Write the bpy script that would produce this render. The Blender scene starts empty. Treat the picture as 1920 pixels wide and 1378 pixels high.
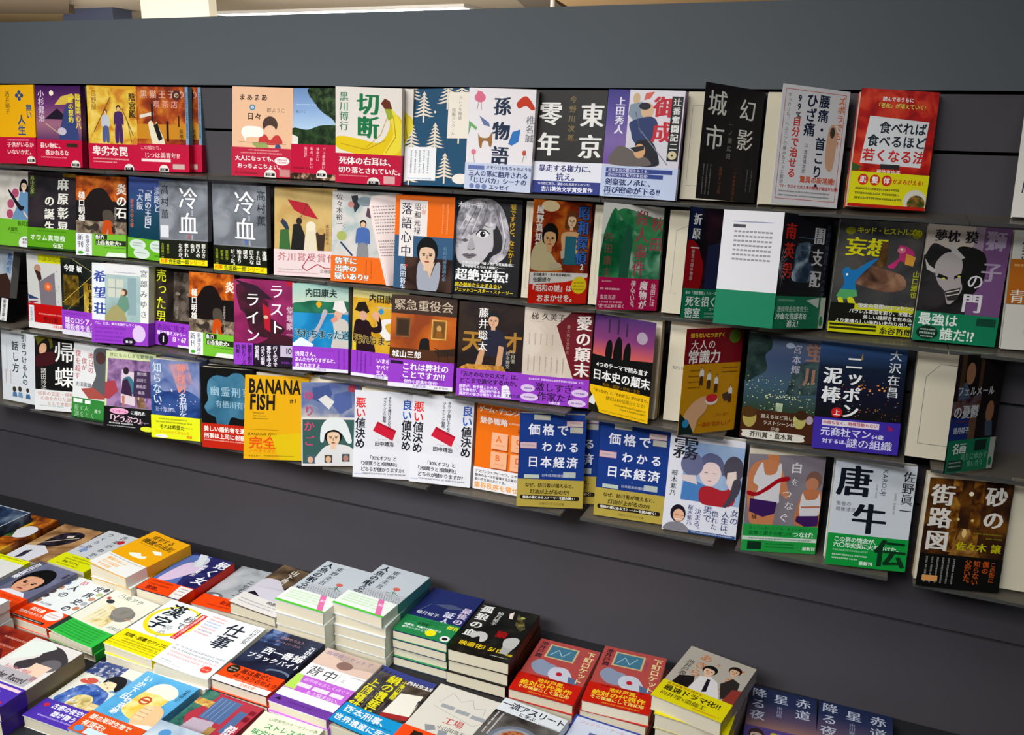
EXPO=0.07
LAMP=12.0
WORLD=.045
LIGHTS=[('aisle_light',(-1.15,-1.15,1.0),(1.6,.4),12.5,(1,.97,.92),(-1.05,-.3,-.9),120),
        ('far_room_light',(-6.5,5.5,-.9),(8,4),300,(1,.95,.9),(-7,8.5,1.1)),
        ('right_fill_light',(.9,-1.9,1.03),(1.0,.5),1.2,(1,.97,.9),(-.1,0,-.3),80),  # unseen weak fill, added to brighten open covers that face right
        ('shop_light',(-1.1,-2.35,1.03),(2.0,.7),14,(.95,.98,1),(-.88,0,-.8),52)]  # frontal fill added behind the camera, in place of the shop's unseen ceiling lamps
import bpy, bmesh, math, random, re
import numpy as np
from mathutils import Matrix, Vector
sc=bpy.context.scene
col=sc.collection
# ------------------------------------------------ camera, light, exposure
cam_d=bpy.data.cameras.new('camera');cam=bpy.data.objects.new('camera',cam_d);col.objects.link(cam);sc.camera=cam
YAW,PIT,ROL,FPX,DIST=0.39299,-0.28582,0.017614,1645.79,1.31203
cy_,sy_,cp_,sp_=math.cos(YAW),math.sin(YAW),math.cos(PIT),math.sin(PIT)
fw=Vector((-sy_*cp_,cy_*cp_,sp_));rt=Vector((cy_,sy_,0));up=rt.cross(fw)
r2=rt*math.cos(ROL)+up*math.sin(ROL);u2=-rt*math.sin(ROL)+up*math.cos(ROL)
cam.matrix_world=Matrix(((r2.x,u2.x,-fw.x,0),(r2.y,u2.y,-fw.y,-DIST),(r2.z,u2.z,-fw.z,0),(0,0,0,1)))
cam_d.sensor_width=36;cam_d.lens=36*FPX/1920;cam_d.clip_start=.02;cam_d.clip_end=100
sc.view_settings.view_transform='Standard';sc.view_settings.look='None';sc.view_settings.gamma=1;sc.view_settings.use_curve_mapping=False
sc.view_settings.exposure=EXPO
w=bpy.data.worlds.new('shop');sc.world=w;w.use_nodes=True
w.node_tree.nodes['Background'].inputs[0].default_value=(.95,.97,1,1);w.node_tree.nodes['Background'].inputs[1].default_value=WORLD
def area(name,loc,size,energy,color,target=None,spread=180):
    l=bpy.data.lights.new(name,'AREA');l.shape='RECTANGLE';l.size=size[0];l.size_y=size[1];l.energy=energy;l.color=color;l.spread=math.radians(spread)
    o=bpy.data.objects.new(name,l);col.objects.link(o);o.location=loc
    d=(Vector(target)-Vector(loc)) if target else Vector((0,0,-1))
    o.rotation_euler=d.to_track_quat('-Z','Y').to_euler();return o
for a_ in LIGHTS: area(*a_)
# ------------------------------------------------ materials
INK=.010   # ink darkness of the printed papers
def lin(h):
    if len(h)==3:h=''.join(c*2 for c in h)
    r=[int(h[i:i+2],16)/255 for i in (0,2,4)]
    return [max(.004,(c/12.92 if c<=.04045 else ((c+.055)/1.055)**2.4)-INK) for c in r]+[1]
def A(*a):return a
MC={}
def mat(c,rough=.38,spec=.22,name=None):
    k=(c,rough,name)
    if k in MC:return MC[k]
    m=bpy.data.materials.new(name or 'paper_print');m.use_nodes=True;nt=m.node_tree;b=nt.nodes['Principled BSDF']
    b.inputs['Roughness'].default_value=rough;b.inputs['Specular IOR Level'].default_value=spec
    if isinstance(c,str):
        b.inputs['Base Color'].default_value=lin(c)
    else:
        tc=nt.nodes.new('ShaderNodeTexCoord');cr=nt.nodes.new('ShaderNodeValToRGB')
        if c[0]=='n':
            n=nt.nodes.new('ShaderNodeTexNoise');n.inputs['Scale'].default_value=c[4]*1.6;n.inputs['Detail'].default_value=4;n.inputs['Distortion'].default_value=.6
            nt.links.new(tc.outputs['Object'],n.inputs['Vector']);nt.links.new(n.outputs[0],cr.inputs[0])
            e=cr.color_ramp.elements;e[0].position=.36;e[1].position=.66;e[0].color=lin(c[3]);e[1].color=lin(c[2]);x=e.new(.5);x.color=lin(c[1])
        else:
            s=nt.nodes.new('ShaderNodeSeparateXYZ');r=nt.nodes.new('ShaderNodeMapRange');r.inputs[1].default_value=.15;r.inputs[2].default_value=.045
            nt.links.new(tc.outputs['Object'],s.inputs[0]);nt.links.new(s.outputs[2],r.inputs[0]);nt.links.new(r.outputs[0],cr.inputs[0])
            e=cr.color_ramp.elements;e[0].color=lin(c[1]);e[1].color=lin(c[4]);x=e.new(.34);x.color=lin(c[2]);x=e.new(.68);x.color=lin(c[3])
        nt.links.new(cr.outputs[0],b.inputs['Base Color'])
    MC[k]=m;return m
def pages_mat(hexc='e6dcc4'):
    k='pages'+hexc
    if k in MC:return MC[k]
    m=bpy.data.materials.new('page_edges');m.use_nodes=True;nt=m.node_tree;b=nt.nodes['Principled BSDF'];b.inputs['Roughness'].default_value=.75;b.inputs['Specular IOR Level'].default_value=.15
    tc=nt.nodes.new('ShaderNodeTexCoord');mp=nt.nodes.new('ShaderNodeMapping');mp.inputs['Scale'].default_value=(3,1600,3);n=nt.nodes.new('ShaderNodeTexNoise');n.inputs['Scale'].default_value=1
    mx=nt.nodes.new('ShaderNodeMix');mx.data_type='RGBA';c=lin(hexc);mx.inputs[6].default_value=[v*.74 for v in c[:3]]+[1];mx.inputs[7].default_value=c
    nt.links.new(tc.outputs['Object'],mp.inputs[0]);nt.links.new(mp.outputs[0],n.inputs['Vector']);nt.links.new(n.outputs[0],mx.inputs[0]);nt.links.new(mx.outputs[2],b.inputs['Base Color'])
    MC[k]=m;return m
# ------------------------------------------------ mesh builder
class MB:
    def __init__(s):s.v=[];s.f=[];s.mi=[];s.m=[];s.n=0
    def mat(s,m):
        if m not in s.m:s.m.append(m)
        return s.m.index(m)
    def add(s,pts,faces,m):
        pts=np.asarray(pts,float).reshape(-1,3);i=s.mat(m);s.v.append(pts)
        for f in faces:s.f.append([j+s.n for j in f]);s.mi.append(i)
        s.n+=len(pts)
    def box(s,x0,x1,y0,y1,z0,z1,m):
        p=[(x,y,z) for x in (x0,x1) for y in (y0,y1) for z in (z0,z1)]
        s.add(p,[(0,1,3,2),(4,6,7,5),(0,4,5,1),(2,3,7,6),(0,2,6,4),(1,5,7,3)],m)
    def build(s,name,parent=None,fn=None):
        me=bpy.data.meshes.new(name);V=np.concatenate(s.v)
        if fn is not None:V=fn(V)
        me.from_pydata(V.tolist(),[],s.f);me.polygons.foreach_set('material_index',s.mi)
        for m in s.m:me.materials.append(m)
        me.update();o=bpy.data.objects.new(name,me);col.objects.link(o)
        if parent:o.parent=parent
        return o
def empty(name,loc=(0,0,0),label=None,cat=None,group=None):
    o=bpy.data.objects.new(name,None);o.empty_display_size=.02;col.objects.link(o);o.location=loc
    tag(o,label,cat,group);return o
def tag(o,label=None,cat=None,group=None,kind=None):
    if label:o['label']=label
    if cat:o['category']=cat
    if group:o['group']=group
    if kind:o['kind']=kind
# ------------------------------------------------ lettering
GC={}
_c=bpy.data.curves.new('glyph','FONT');_o=bpy.data.objects.new('glyph',_c);col.objects.link(_o);_c.size=1
def glyph(ch,off):
    k=(ch,off)
    if k not in GC:
        _c.resolution_u=2;_c.offset=off;_c.body=ch;bpy.context.view_layer.update()
        me=_o.evaluated_get(bpy.context.evaluated_depsgraph_get()).to_mesh()
        v=np.array([(p.co.x,p.co.y) for p in me.vertices]) if len(me.vertices) else np.zeros((0,2))
        GC[k]=(v,[tuple(p.vertices) for p in me.polygons])
    return GC[k]
# ops: every one returns (kind, ...)
def R(x,y,w,h,c):return('R',x,y,w,h,c)
def X(x,y,w,h,c):return('R',x,y,w,h,c)
def E(x,y,a,b,c):return('E',x,y,a,b,c)
def P(p,c):return('P',p,c)
def L(p,w,c):return('L',p,w,c)
def F(x,y,w,h,c,t=.8):return('F',x,y,w,h,c,t)
def T(s,x,y,z,c,st='',tr=1,oc=None):return('T',s,x,y,z,c,st,tr,oc)
def V(s,x,y,z,c,st='',tr=1,oc=None):return('V',s,x,y,z,c,st,tr,oc)
def G(x,y,w,s,c):return('G',x,y,w,s,c,0)
def GV(x,y,w,s,c):return('G',x,y,w,s,c,1)
SMALL='ぁぃぅぇぉっゃゅょァィゥェォッャュョ、。'
def text_geo(op,outline=False):
    kind,s,x,y,z,c,st,tr,oc=op
    off=0;r=.02 if 'b' in st else 0
    sm=[(0,0)]
    if r:sm=[(-r,-r),(r,-r),(-r,r),(r,r),(0,0)]
    if 'm' in st:sm=[(-.04,0),(-.02,-.008),(0,.008),(.02,-.008),(.04,0)] if 'b' in st else [(-.013,0),(.013,0)]
    if 'c' in st:r=.035;sm=[(r*math.cos(a),r*math.sin(a)) for a in (0,.785,1.57,2.356,3.14,3.93,4.71,5.5)]
    if outline:r=.06;sm=[(r*math.cos(a),r*math.sin(a)) for a in (0,.785,1.57,2.356,3.14,3.93,4.71,5.5)]
    if z<4.6 and len(sm)>2:sm=[(-.012,0),(.012,0)]
    px=x;py=y;out=[]
    for ch in s:
        cjk=ord(ch)>0x2000
        if ch in ' 　':
            px+=z*.4 if kind=='T' else 0;py+=z*.5 if kind=='V' else 0;continue
        v,f=glyph(ch,off)
        if not len(v):
            px+=z*tr if kind=='T' else 0;py+=z*tr if kind=='V' else 0;continue
        q=v.copy()
        if cjk:
            q-=np.array((.5,.3575))
            if kind=='V':
                if ch in 'ー─〜「」（）…':q=np.stack([q[:,1],-q[:,0]],1)
                elif ch in SMALL:q+=np.array((.1,.1)) if ch not in '、。' else np.array((.6,.55))
            if 'i' in st:q[:,0]+=q[:,1]*.2
            if kind=='T':cx=px+z*min(tr,1)/2;cyy=y+z/2;px+=z*tr
            else:cx=x+z/2;cyy=py+z/2;py+=z*tr
            for j,d in enumerate(sm):out.append((np.stack([cx+(q[:,0]+d[0])*z,cyy-(q[:,1]+d[1])*z],1),f,j))
        else:
            wd=v[:,0].max()
            if kind=='T':
                sx,sy=(.86,1.5) if 'c' in st else (1,1)
                if 'i' in st:q[:,0]+=q[:,1]*.2
                [out.append((np.stack([px+(q[:,0]+d[0])*z*sx,y+z*(.86*sy-(.0 if sy==1 else .2))-(q[:,1]+d[1])*z*sy],1),f,j)) for j,d in enumerate(sm)];px+=(wd+.07)*z*max(tr,.97)*sx
            elif 'r' in st:
                out.append((np.stack([x+q[:,1]*z,py+q[:,0]*z],1),f,0));py+=(wd+.06)*z*tr
            else:
                n=sum(1 for a in s if ord(a)<0x2000)
                [out.append((np.stack([x+z/2+(q[:,0]+d[0]-wd/2)*z,py+z*.86-(q[:,1]+d[1])*z],1),f,j)) for j,d in enumerate(sm)];py+=z*.95*tr
    return out
def draw(mb,ops,W,ybase=0.,seg=1):
    """print ops on a sheet whose front lies at y=ybase, facing -y; returns nothing"""
    n=max(1,len(ops));dz=min(.00002,.0011/n);rr=random.Random(len(ops))
    def put(pts2,faces,c,ly):
        a=np.asarray(pts2,float);X_=np.clip(a[:,0],0,105);Y_=np.clip(a[:,1],0,150)
        mb.add(np.stack([(X_/105-.5)*W,np.full(len(a),ybase-.00002-ly),(150-Y_)/1000],1),faces,mat(c))
    def quad(x,y,w_,h,c,ly):
        k=max(1,int(seg*w_/105+.99)) if seg>1 else 1
        xs=np.linspace(x,x+w_,k+1);pt=[(a,y) for a in xs]+[(a,y+h) for a in xs]
        put(pt,[(i,i+1,k+2+i,k+1+i) for i in range(k)],c,ly)
    for i,op in enumerate(ops):
        ly=dz*i
        if op[0]=='R':quad(*op[1:6],ly)
        elif op[0]=='F':
            _,x,y,w_,h,c,t=op
            for q in ((x,y,w_,t),(x,y+h-t,w_,t),(x,y+t,t,h-2*t),(x+w_-t,y+t,t,h-2*t)):quad(*q,c,ly)
        elif op[0]=='E':
            _,x,y,a,b,c=op;m=12 if max(a,b)<3 else 28
            put([(x+a*math.cos(6.2832*j/m),y+b*math.sin(6.2832*j/m)) for j in range(m)],[tuple(range(m))],c,ly)
        elif op[0]=='P':
            q=op[1];m=len(q)
            if m>=6:   # rounded outline for drawn figures
                q=[tuple(.5*(2*q[j][a]+(q[(j+1)%m][a]-q[j-1][a])*t+(2*q[j-1][a]-5*q[j][a]+4*q[(j+1)%m][a]-q[(j+2)%m][a])*t*t+(3*q[j][a]-q[j-1][a]-3*q[(j+1)%m][a]+q[(j+2)%m][a])*t**3) for a in (0,1)) for j in range(m) for t in (0,.25,.5,.75)]
            put(q,[tuple(range(len(q)))],op[2],ly)
        elif op[0]=='L':
            for (x0,y0),(x1,y1) in zip(op[1],op[1][1:]):
                l=math.hypot(x1-x0,y1-y0) or 1;nx,ny=-(y1-y0)/l*op[2]/2,(x1-x0)/l*op[2]/2
                put([(x0+nx,y0+ny),(x1+nx,y1+ny),(x1-nx,y1-ny),(x0-nx,y0-ny)],[(0,1,2,3)],op[3],ly)
        elif op[0]=='G':
            _,x,y,w_,s,c,vert=op;t=0;pt=[];fc=[]
            while t<w_:
                e=min(w_,t+s*rr.uniform(.5,1.0));k=len(pt);g=s*.36 if rr.random()<.5 else s*.42
                for yy in ((y+s/2-g,y+s/2-g*.3),(y+s/2+g*.15,y+s/2+g)):
                    k=len(pt)
                    q=[(x+t,yy[0]),(x+e,yy[0]),(x+e,yy[1]),(x+t,yy[1])]
                    if vert:q=[(x+(b_-y),y+(a_-x)) for a_,b_ in q]
                    pt+=q;fc.append((k,k+1,k+2,k+3))
                t=e+s*rr.uniform(.15,.3)
                if rr.random()<.07:t+=s*.6
            put(pt,fc,c,ly)
        else:
            if op[8]:
                for v,f,j in text_geo(op,True):put(v,f,op[8],ly+j*dz*.04)
            for v,f,j in text_geo(op):put(v,f,op[5],ly+dz*(.45+.06*j))
    return dz*n
# ------------------------------------------------ a book
CB_T=.0005
def make_book(sp,W,th,open_phi=0,label='',group='',name='paperback_book'):
    """origin: bottom centre of the closed front board; x right, z up, y back"""
    root=empty(name,label=label,cat='book',group=group)
    W_=W;s=-1 if sp['sp']=='L' else 1
    curl=sp.get('curl',0);seg=12 if curl else 1
    hx=s*W/2
    def front(v):
        v=v.copy()
        if curl:
            u=np.clip((-s*(v[:,0])+W/2)/W,0,1);v[:,1]-=curl*u*u*(1-.3*v[:,2]/.15)
        if open_phi:
            c,s_=math.cos(open_phi),math.sin(open_phi);x=v[:,0]-hx;y=v[:,1]
            v=np.stack([hx+c*x-s_*y,s_*x+c*y,v[:,2]],1)
        return v
    bg=sp['bg'];mbg=mat(bg)
    fr=MB()   # front board + print
    xs=np.linspace(-W/2,W/2,seg+1);pf=[]
    for y in (0,CB_T):
        for x in xs:pf+=[(x,y,0),(x,y,.15)]
    fc=[];n2=2*(seg+1)
    for i in range(seg):
        a=2*i;fc+=[(a,a+2,a+3,a+1),(n2+a,n2+a+1,n2+a+3,n2+a+2),(a,n2+a,n2+a+2,a+2),(a+1,a+3,n2+a+3,n2+a+1)]
    fc+=[(0,1,n2+1,n2),(n2-2,2*n2-2,2*n2-1,n2-1)]
    fr.add(pf,fc,mbg);draw(fr,sp['ops'],W,0,12 if curl else 1)
    V0=front(np.concatenate(fr.v));fr.v=[V0]
    spm=mat(sp.get('spc') or bg)
    xa,xb=(W/2-CB_T,W/2) if s>0 else (-W/2,-W/2+CB_T)
    fr.box(xa,xb,0,th,0,.15,spm)
    fr.box(-W/2,W/2,th-CB_T,th,0,.15,mbg)
    fr.build('cover',root)
    pb=MB();pm=pages_mat(sp.get('pages','e6dcc4'));e=.0015
    px0,px1=(-W/2+e,W/2-CB_T*1.2) if s>0 else (-W/2+CB_T*1.2,W/2-e)
    py0=CB_T*1.2
    pb.box(px0,px1,py0,th-CB_T*1.2,e*.6,.15-e*.6,pm)
    if open_phi and isinstance(sp.get('page'),list):draw(pb,[o for o in sp['page']],W*.98,py0-.0001)
    pb.build('page_block',root)
    if sp.get('band'):
        bd=sp['band'];y0=bd[0];y1=bd[3] if len(bd)>3 else 150
        bm=MB();m=mat(bd[1]);k=12 if curl else 1;xs=np.linspace(-W/2-.0003,W/2+.0003,k+1);z1,z0=(150-y0)/1000,(150-y1)/1000
        yb=-.0014;v=[(x,yb,z) for x in xs for z in (z0,z1)]
        bm.add(v,[(2*i,2*i+2,2*i+3,2*i+1) for i in range(k)],m);draw(bm,bd[2],W,yb,12 if curl else 1)
        bm.v=[front(np.concatenate(bm.v))]
        if not open_phi or True:
            xe=hx+s*.0003
            bm.add([(xe,yb if not open_phi else 0,z0),(xe,th+.0003,z0),(xe,th+.0003,z1),(xe,yb if not open_phi else 0,z1)],[(0,1,2,3)],m)
            bm.add([(xe,th+.0003,z0),(-xe,th+.0003,z0),(-xe,th+.0003,z1),(xe,th+.0003,z1)],[(0,1,2,3)],m)
        bm.build('paper_band',root)
    if sp.get('flap')=='out':
        fm=MB();fm.box(-.077,0,0,.0004,0,.15,mat('e8e6ea'));q=MB()
        draw(fm,[],W)
        def onf(x,y,w_,h,c,ly):fm.add([(-.077+a/1000,-.0001-ly,(150-b)/1000) for a,b in ((x,y),(x+w_,y),(x+w_,y+h),(x,y+h))],[(0,1,2,3)],mat(c))
        onf(0,104,77,46,'12805c',.0001);onf(14,14,50,.8,'6068a0',.0001);onf(14,18,16,4,'44444c',.0001)
        for i in range(7):
            for j in range(10):onf(16+j*5,26+i*6,3.8,2.4,'9a98a0',.0001)
        ex=front(np.array([[-W/2,0,0]]))[0];a=-.06
        V0=np.concatenate(fm.v);fm.v=[np.stack([ex[0]+V0[:,0]*math.cos(a)-V0[:,1]*math.sin(a),ex[1]-.0008+V0[:,0]*math.sin(a)+V0[:,1]*math.cos(a),V0[:,2]],1)]
        tag(fm.build('cover_flap',root),'white inner flap with a green lower part')
    if sp.get('flap')=='curl':
        fm=MB();N=16
        def sf(u,t):   # u 0..1 across, t 0..1 down
            x0=.060+.036*t**1.15;x1=.112-.004*t
            if t<.12:x0+=.006*(.12-t)/.12
            x=x0+(x1-x0)*u;z=.149-.149*t-.006*(1-u)*(1-t)
            return ((x/.105-.5)*W*.99,-.003-.016*math.sin(math.pi*(1-u)*.55)*(.5+.5*t),z)
        g=[sf(i/N,j/N) for j in range(N+1) for i in range(N+1)]
        fm.add(g,[(j*(N+1)+i,j*(N+1)+i+1,(j+1)*(N+1)+i+1,(j+1)*(N+1)+i) for j in range(N) for i in range(N)],mat('ecd8d4'))
        rr=random.Random(4)
        for i in range(15):
            t=.12+i*.036 if i<9 else .5+(i-9)*.032
            u=.12
            while u<.9:
                u2_=u+rr.uniform(.04,.08);q=[sf(u,t),sf(u2_,t),sf(u2_,t+.012),sf(u,t+.012)]
                fm.add([(a,b-.0002,c) for a,b,c in q],[(0,1,2,3)],mat('8c8080'));u=u2_+.03
        for i,c in enumerate(('c03060','e07040','4060b0','8090d0')):
            q=[sf(.15,.87+i*.03),sf(.75,.87+i*.03),sf(.75,.885+i*.03),sf(.15,.885+i*.03)]
            fm.add([(a,b-.0002,cc) for a,b,cc in q],[(0,1,2,3)],mat(c))
        tag(fm.build('cover_flap',root),'pale inner flap curling forward, small print')
    return root
def copy_thing(root,label,group):
    r=root.copy();col.objects.link(r);r['label']=label;r['group']=group
    for ch in list(root.children):
        c=ch.copy();col.objects.link(c);c.parent=r
    return r
# ---- covers. mm from the cover's top left corner, cover = 105 x 150
def stamp(x,y):
    return [E(x,y+3,9,6,'e8e4dc'),R(x-10,y+3,20,7,'e8e4dc'),R(x-8,y+3,16,5,'222'),T('文庫',x-6,y+3,4.5,'e8e4dc','b')]
def face(x,y,s,skin='e0b48c',hair='1c1614',neck=None,long=False):
    o=[E(x,y-s*.12,s*.74,s*.86,hair)]
    if long:o+=[P([(x-s*.74,y-s*.1),(x-s*.86,y+s*.95),(x-s*.3,y+s*.9),(x+s*.3,y+s*.9),(x+s*.86,y+s*.95),(x+s*.74,y-s*.1)],hair)]
    o+=[R(x-s*.22,y+s*.5,s*.44,s*.6,neck or skin),E(x,y+s*.12,s*.54,s*.7,skin),
        P([(x-s*.6,y-s*.1),(x-s*.5,y-s*.62),(x,y-s*.86),(x+s*.5,y-s*.62),(x+s*.6,y-s*.1),(x+s*.35,y-s*.3),(x-s*.05,y-s*.36),(x-s*.4,y-s*.28)],hair),
        R(x-s*.36,y+s*.02,s*.24,s*.05,hair),R(x+s*.12,y+s*.02,s*.24,s*.05,hair),
        E(x-s*.23,y+s*.14,s*.1,s*.05,'2a1c18'),E(x+s*.23,y+s*.14,s*.1,s*.05,'2a1c18'),
        P([(x-s*.03,y+s*.12),(x+s*.04,y+s*.12),(x+s*.09,y+s*.38),(x-s*.07,y+s*.38)],'b98a68' if skin!='b8b8bc' else '8a8a90'),
        E(x,y+s*.54,s*.17,s*.05,'9a4a44' if skin!='b8b8bc' else '55555a')]
    return o
def fig(x,y,s,top,bot,hair='1c1614',skin='e0b48c'):
    # standing figure, s = height
    h=s/7
    return [E(x,y+h*.6,h*.5,h*.6,hair),E(x,y+h*.75,h*.36,h*.42,skin),P([(x-h*.35,y+h*1.2),(x+h*.35,y+h*1.2),(x+h*.95,y+h*1.6),(x+h*1.1,y+h*3.6),(x+h*.7,y+h*3.6),(x+h*.7,y+h*4),(x-h*.7,y+h*4),(x-h*.7,y+h*3.6),(x-h*1.1,y+h*3.6),(x-h*.95,y+h*1.6)],top),
        P([(x-h*.7,y+h*3.9),(x+h*.7,y+h*3.9),(x+h*.85,y+h*7),(x+h*.1,y+h*7),(x,y+h*5),(x-h*.1,y+h*7),(x-h*.85,y+h*7)],bot)]
def fir(x,y,h,c):
    o=[R(x-h*.025,y+h*.1,h*.05,h*.9,c)]
    for i in range(7):
        t=y+h*(.04+.11*i);w=h*(.08+.045*i)
        for sg in(-1,1):o.append(P([(x,t),(x,t+h*.07),(x+sg*w*.6,t+h*.13),(x+sg*w,t+h*.12),(x+sg*w*.6,t+h*.08)],c))
    return o
def petals(n,x0,y0,x1,y1,r,cols,seed=1):
    rr=random.Random(seed);return [E(rr.uniform(x0,x1),rr.uniform(y0,y1),r*rr.uniform(.5,1.2),r*rr.uniform(.4,1),cols[i%len(cols)]) for i in range(n)]
RED='c01440'; GRN='5fae1e'; PUR='9440c0'; SEA='12805c'
def BK(i,bg,ops,band=None,label='',sp='R',**k): SP[i]=dict(bg=bg,ops=ops,band=band,label=label,sp=sp,**k)
SP={}
BK('1a','eeb012',[V('酒井順子',34,12,11,'5a5030','m'),E(69,14,4,4,'35507a'),E(63,20,4,4,'35507a'),E(75,20,4,4,'35507a'),E(69,26,4,4,'35507a'),V('無い',84,36,14,'35507a','b'),V('人生',62,56,20,'35507a','b')],
 (99,RED,[G(36,103,52,3,'e8a0a8'),T('子供がいるか',34,108,11,'f4e4e0','m'),T('いないかだ。',34,122,11,'f4e4e0','m')]+stamp(92,138)),'yellow paperback with a blue four-dot mark and red band, cut by the photo edge')
BK('1b',A('g','3c1c50','6a3a70','a06a80','503060'),[V('小杉健治',6,8,15,'e0d0e0','m'),E(38,14,5,5,'f4ecd0'),P([(20,62),(50,42),(78,62)],'2a2430'),P([(44,36),(60,20),(86,14),(92,22),(70,34)],'d8b850'),P([(54,100),(62,60),(70,38),(86,36),(92,60),(96,100)],'3c4878'),E(60,84,10,7,'c8c0d0'),L([(22,70),(56,90)],1.5,'c8b890'),
  V('闇の契約',76,20,12,'e8d838','b'),V('陰陽同心八',92,14,13,'e8d838','b')],
 (100,RED,[T('長い物に、',8,106,11,'f0dcd8','mb'),T('巻かれるな',20,119,11,'f0dcd8','mb'),G(10,132,60,2.5,'e8a0a8'),R(70,106,26,7,'403028')]+stamp(90,140)),'purple paperback with a straw-hatted traveller before a mountain, red band')
BK('1c',A('n','e0b840','f0d070','c88030',22),[P([(0,0),(105,8),(105,0)],'d8a030'),V('岳野屋',8,8,12,'8a5a20','m'),V('陰宮殿',88,12,15,'403020','mb')]+fig(38,42,58,'c0c4d0','506090')+fig(66,34,66,'4a3060','4a3060')+[L([(12,84),(50,20)],1.6,'705030'),L([(74,40),(96,88)],1.6,'705030'),L([(84,60),(92,100)],1.2,'705030')],
 (104,RED,[T('卑劣な罠',8,108,19,'f4e8e4','mb'),G(10,130,76,3,'e8b0b0'),G(10,136,50,2.5,'e8b0b0')]+stamp(86,142)),'golden paperback showing two samurai standing between swords, red band')
BK('1d',A('n','a04020','d08030','703018',20),[T('黒猫王子の',8,6,15,'d8b0a0','m',tr=1.25),E(82,15,9,9,'503030'),T('の',77,10,10,'e8c8a0','b'),T('喫茶店',34,24,14,'e0a090','m',tr=1.3),P([(6,50),(34,44),(35,50),(6,56)],'e0d8c8'),R(0,66,105,26,'c88828'),
  R(30,30,4,30,'302018'),R(60,60,5,36,'302018'),R(84,50,3,20,'402818'),P([(24,64),(30,60),(36,68),(40,62),(44,70),(56,96),(52,106),(34,106),(26,80)],'e8dcc0'),P([(34,68),(42,64),(52,92),(44,96)],'201814'),V('高橋由太',86,74,8,'302018','m'),R(99,0,6,101,'7c9cb8'),GV(100,10,80,4,'3c5468')],
 (101,RED,[T('この猫たち、',6,104,8,'e8b0b0','m'),T('じつは美青年!?',14,116,11,'f4e4e0','m'),R(8,128,60,5,'f0e0dc')]+stamp(54,141)+[R(72,136,24,9,'c8b0a8')]),'orange-brown paperback with a black and white cat in an autumn park, front copy of two',spc='6a98b0',copies=[(.017,.013)])
BK('1e','eebf9a',[T('まあまあ',12,12,11,'2a2420','b',tr=1.15),E(35,34,5,5,'5090b0'),T('の',32,31,6,'fff','b'),T('日々',26,43,12,'2a2420','b',tr=1.1),T('群ようこ',60,34,8,'6a5040',''),E(66,62,13,14,'4a342c'),E(66,72,10,9,'f0c0a0'),P([(48,94),(52,78),(60,80),(66,88),(74,80),(82,80),(86,94)],'c83838'),
  P([(16,76),(22,66),(46,66),(54,72),(52,82),(26,84),(24,92),(20,84)],'f8f4ec'),P([(36,92),(60,92),(66,104),(44,102),(36,96)],'98a860'),E(80,100,5,6,'3a5078'),L([(12,92),(94,94)],.7,'a07860')],
 (101,RED,[G(30,104,52,2.5,'e8a0a0'),G(16,109,72,2.5,'e8a0a0'),T('大人になっても、',6,115,9.2,'f8ecea','b'),T('おっちょこちょい。',10,128,9,'f8ecea','b'),E(88,122,13,7,'f4e8e8'),G(80,119,16,3,'b04050'),G(80,123,16,3,'b04050'),G(6,143,40,3,'601020')]+stamp(68,140)+[R(84,136,18,12,'c88888')]),'salmon pink paperback with a drawn child reading beside a white cat')
BK('1f',A('g','7090c0','90b0dc','b8d4ec','88a8c8'),[P([(30,0),(105,0),(105,70),(90,64),(78,50),(60,40),(44,26)],A('n','2c3c28','48603c','1c2818',60)),P([(0,66),(30,68),(60,60),(105,64),(105,92),(0,92)],A('n','2c4028','3c5434','1c2818',50)),P([(0,76),(12,80),(12,92),(0,92)],'e8e4dc'),G(6,26,40,2,'c8e0f0'),T('群ようこ',6,36,5,'4a6080','')],
 (92,RED,[V('パン屋を開いた',62,96,6,'f0c8cc','m'),V('妹みたい',50,96,6,'f0c8cc','m'),V('私の、新しい',38,96,6,'f0c8cc','m'),V('毎日が',26,96,6,'f0c8cc','m'),G(4,130,38,3,'700c24'),R(0,140,105,10,A('n','50382c','c0a080','302420',60))]+stamp(62,136)),'paperback with a blue sky and hillside trees photo, wide red band')
BK('1g','ece4dc',[P([(0,80),(10,76),(40,80),(70,84),(86,60),(82,34),(76,24),(84,20),(90,36),(105,50),(105,106),(50,106),(10,98),(0,90)],'e8c820'),P([(80,34),(88,30),(105,56),(105,90),(88,106),(74,106),(92,70)],'f0dc40'),L([(84,40),(72,72),(50,92)],1.2,'c8a418'),L([(92,44),(96,74),(80,100)],1.2,'b89010'),P([(72,24),(78,16),(86,20),(90,32),(78,32)],'6a3020'),P([(78,32),(88,32),(92,44),(84,50)],'a0b030'),L([(8,88),(50,96),(80,80)],1,'b89010'),V('黒川博行',6,8,15,'2c8058','m'),V('切断',34,8,36,'1c7848','mb')],
 (103,RED,[T('死体の右耳は、',6,108,13,'f8f0ee','mb'),T('切り落とされていた。',5,124,10.6,'f8f0ee','mb'),G(6,137,46,2,'e8a0a0')]+stamp(62,142)+[R(78,136,18,12,'d8a8a8')]),'white paperback with big green title over yellow bananas, front copy',copies=[(.014,.013)])
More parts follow.
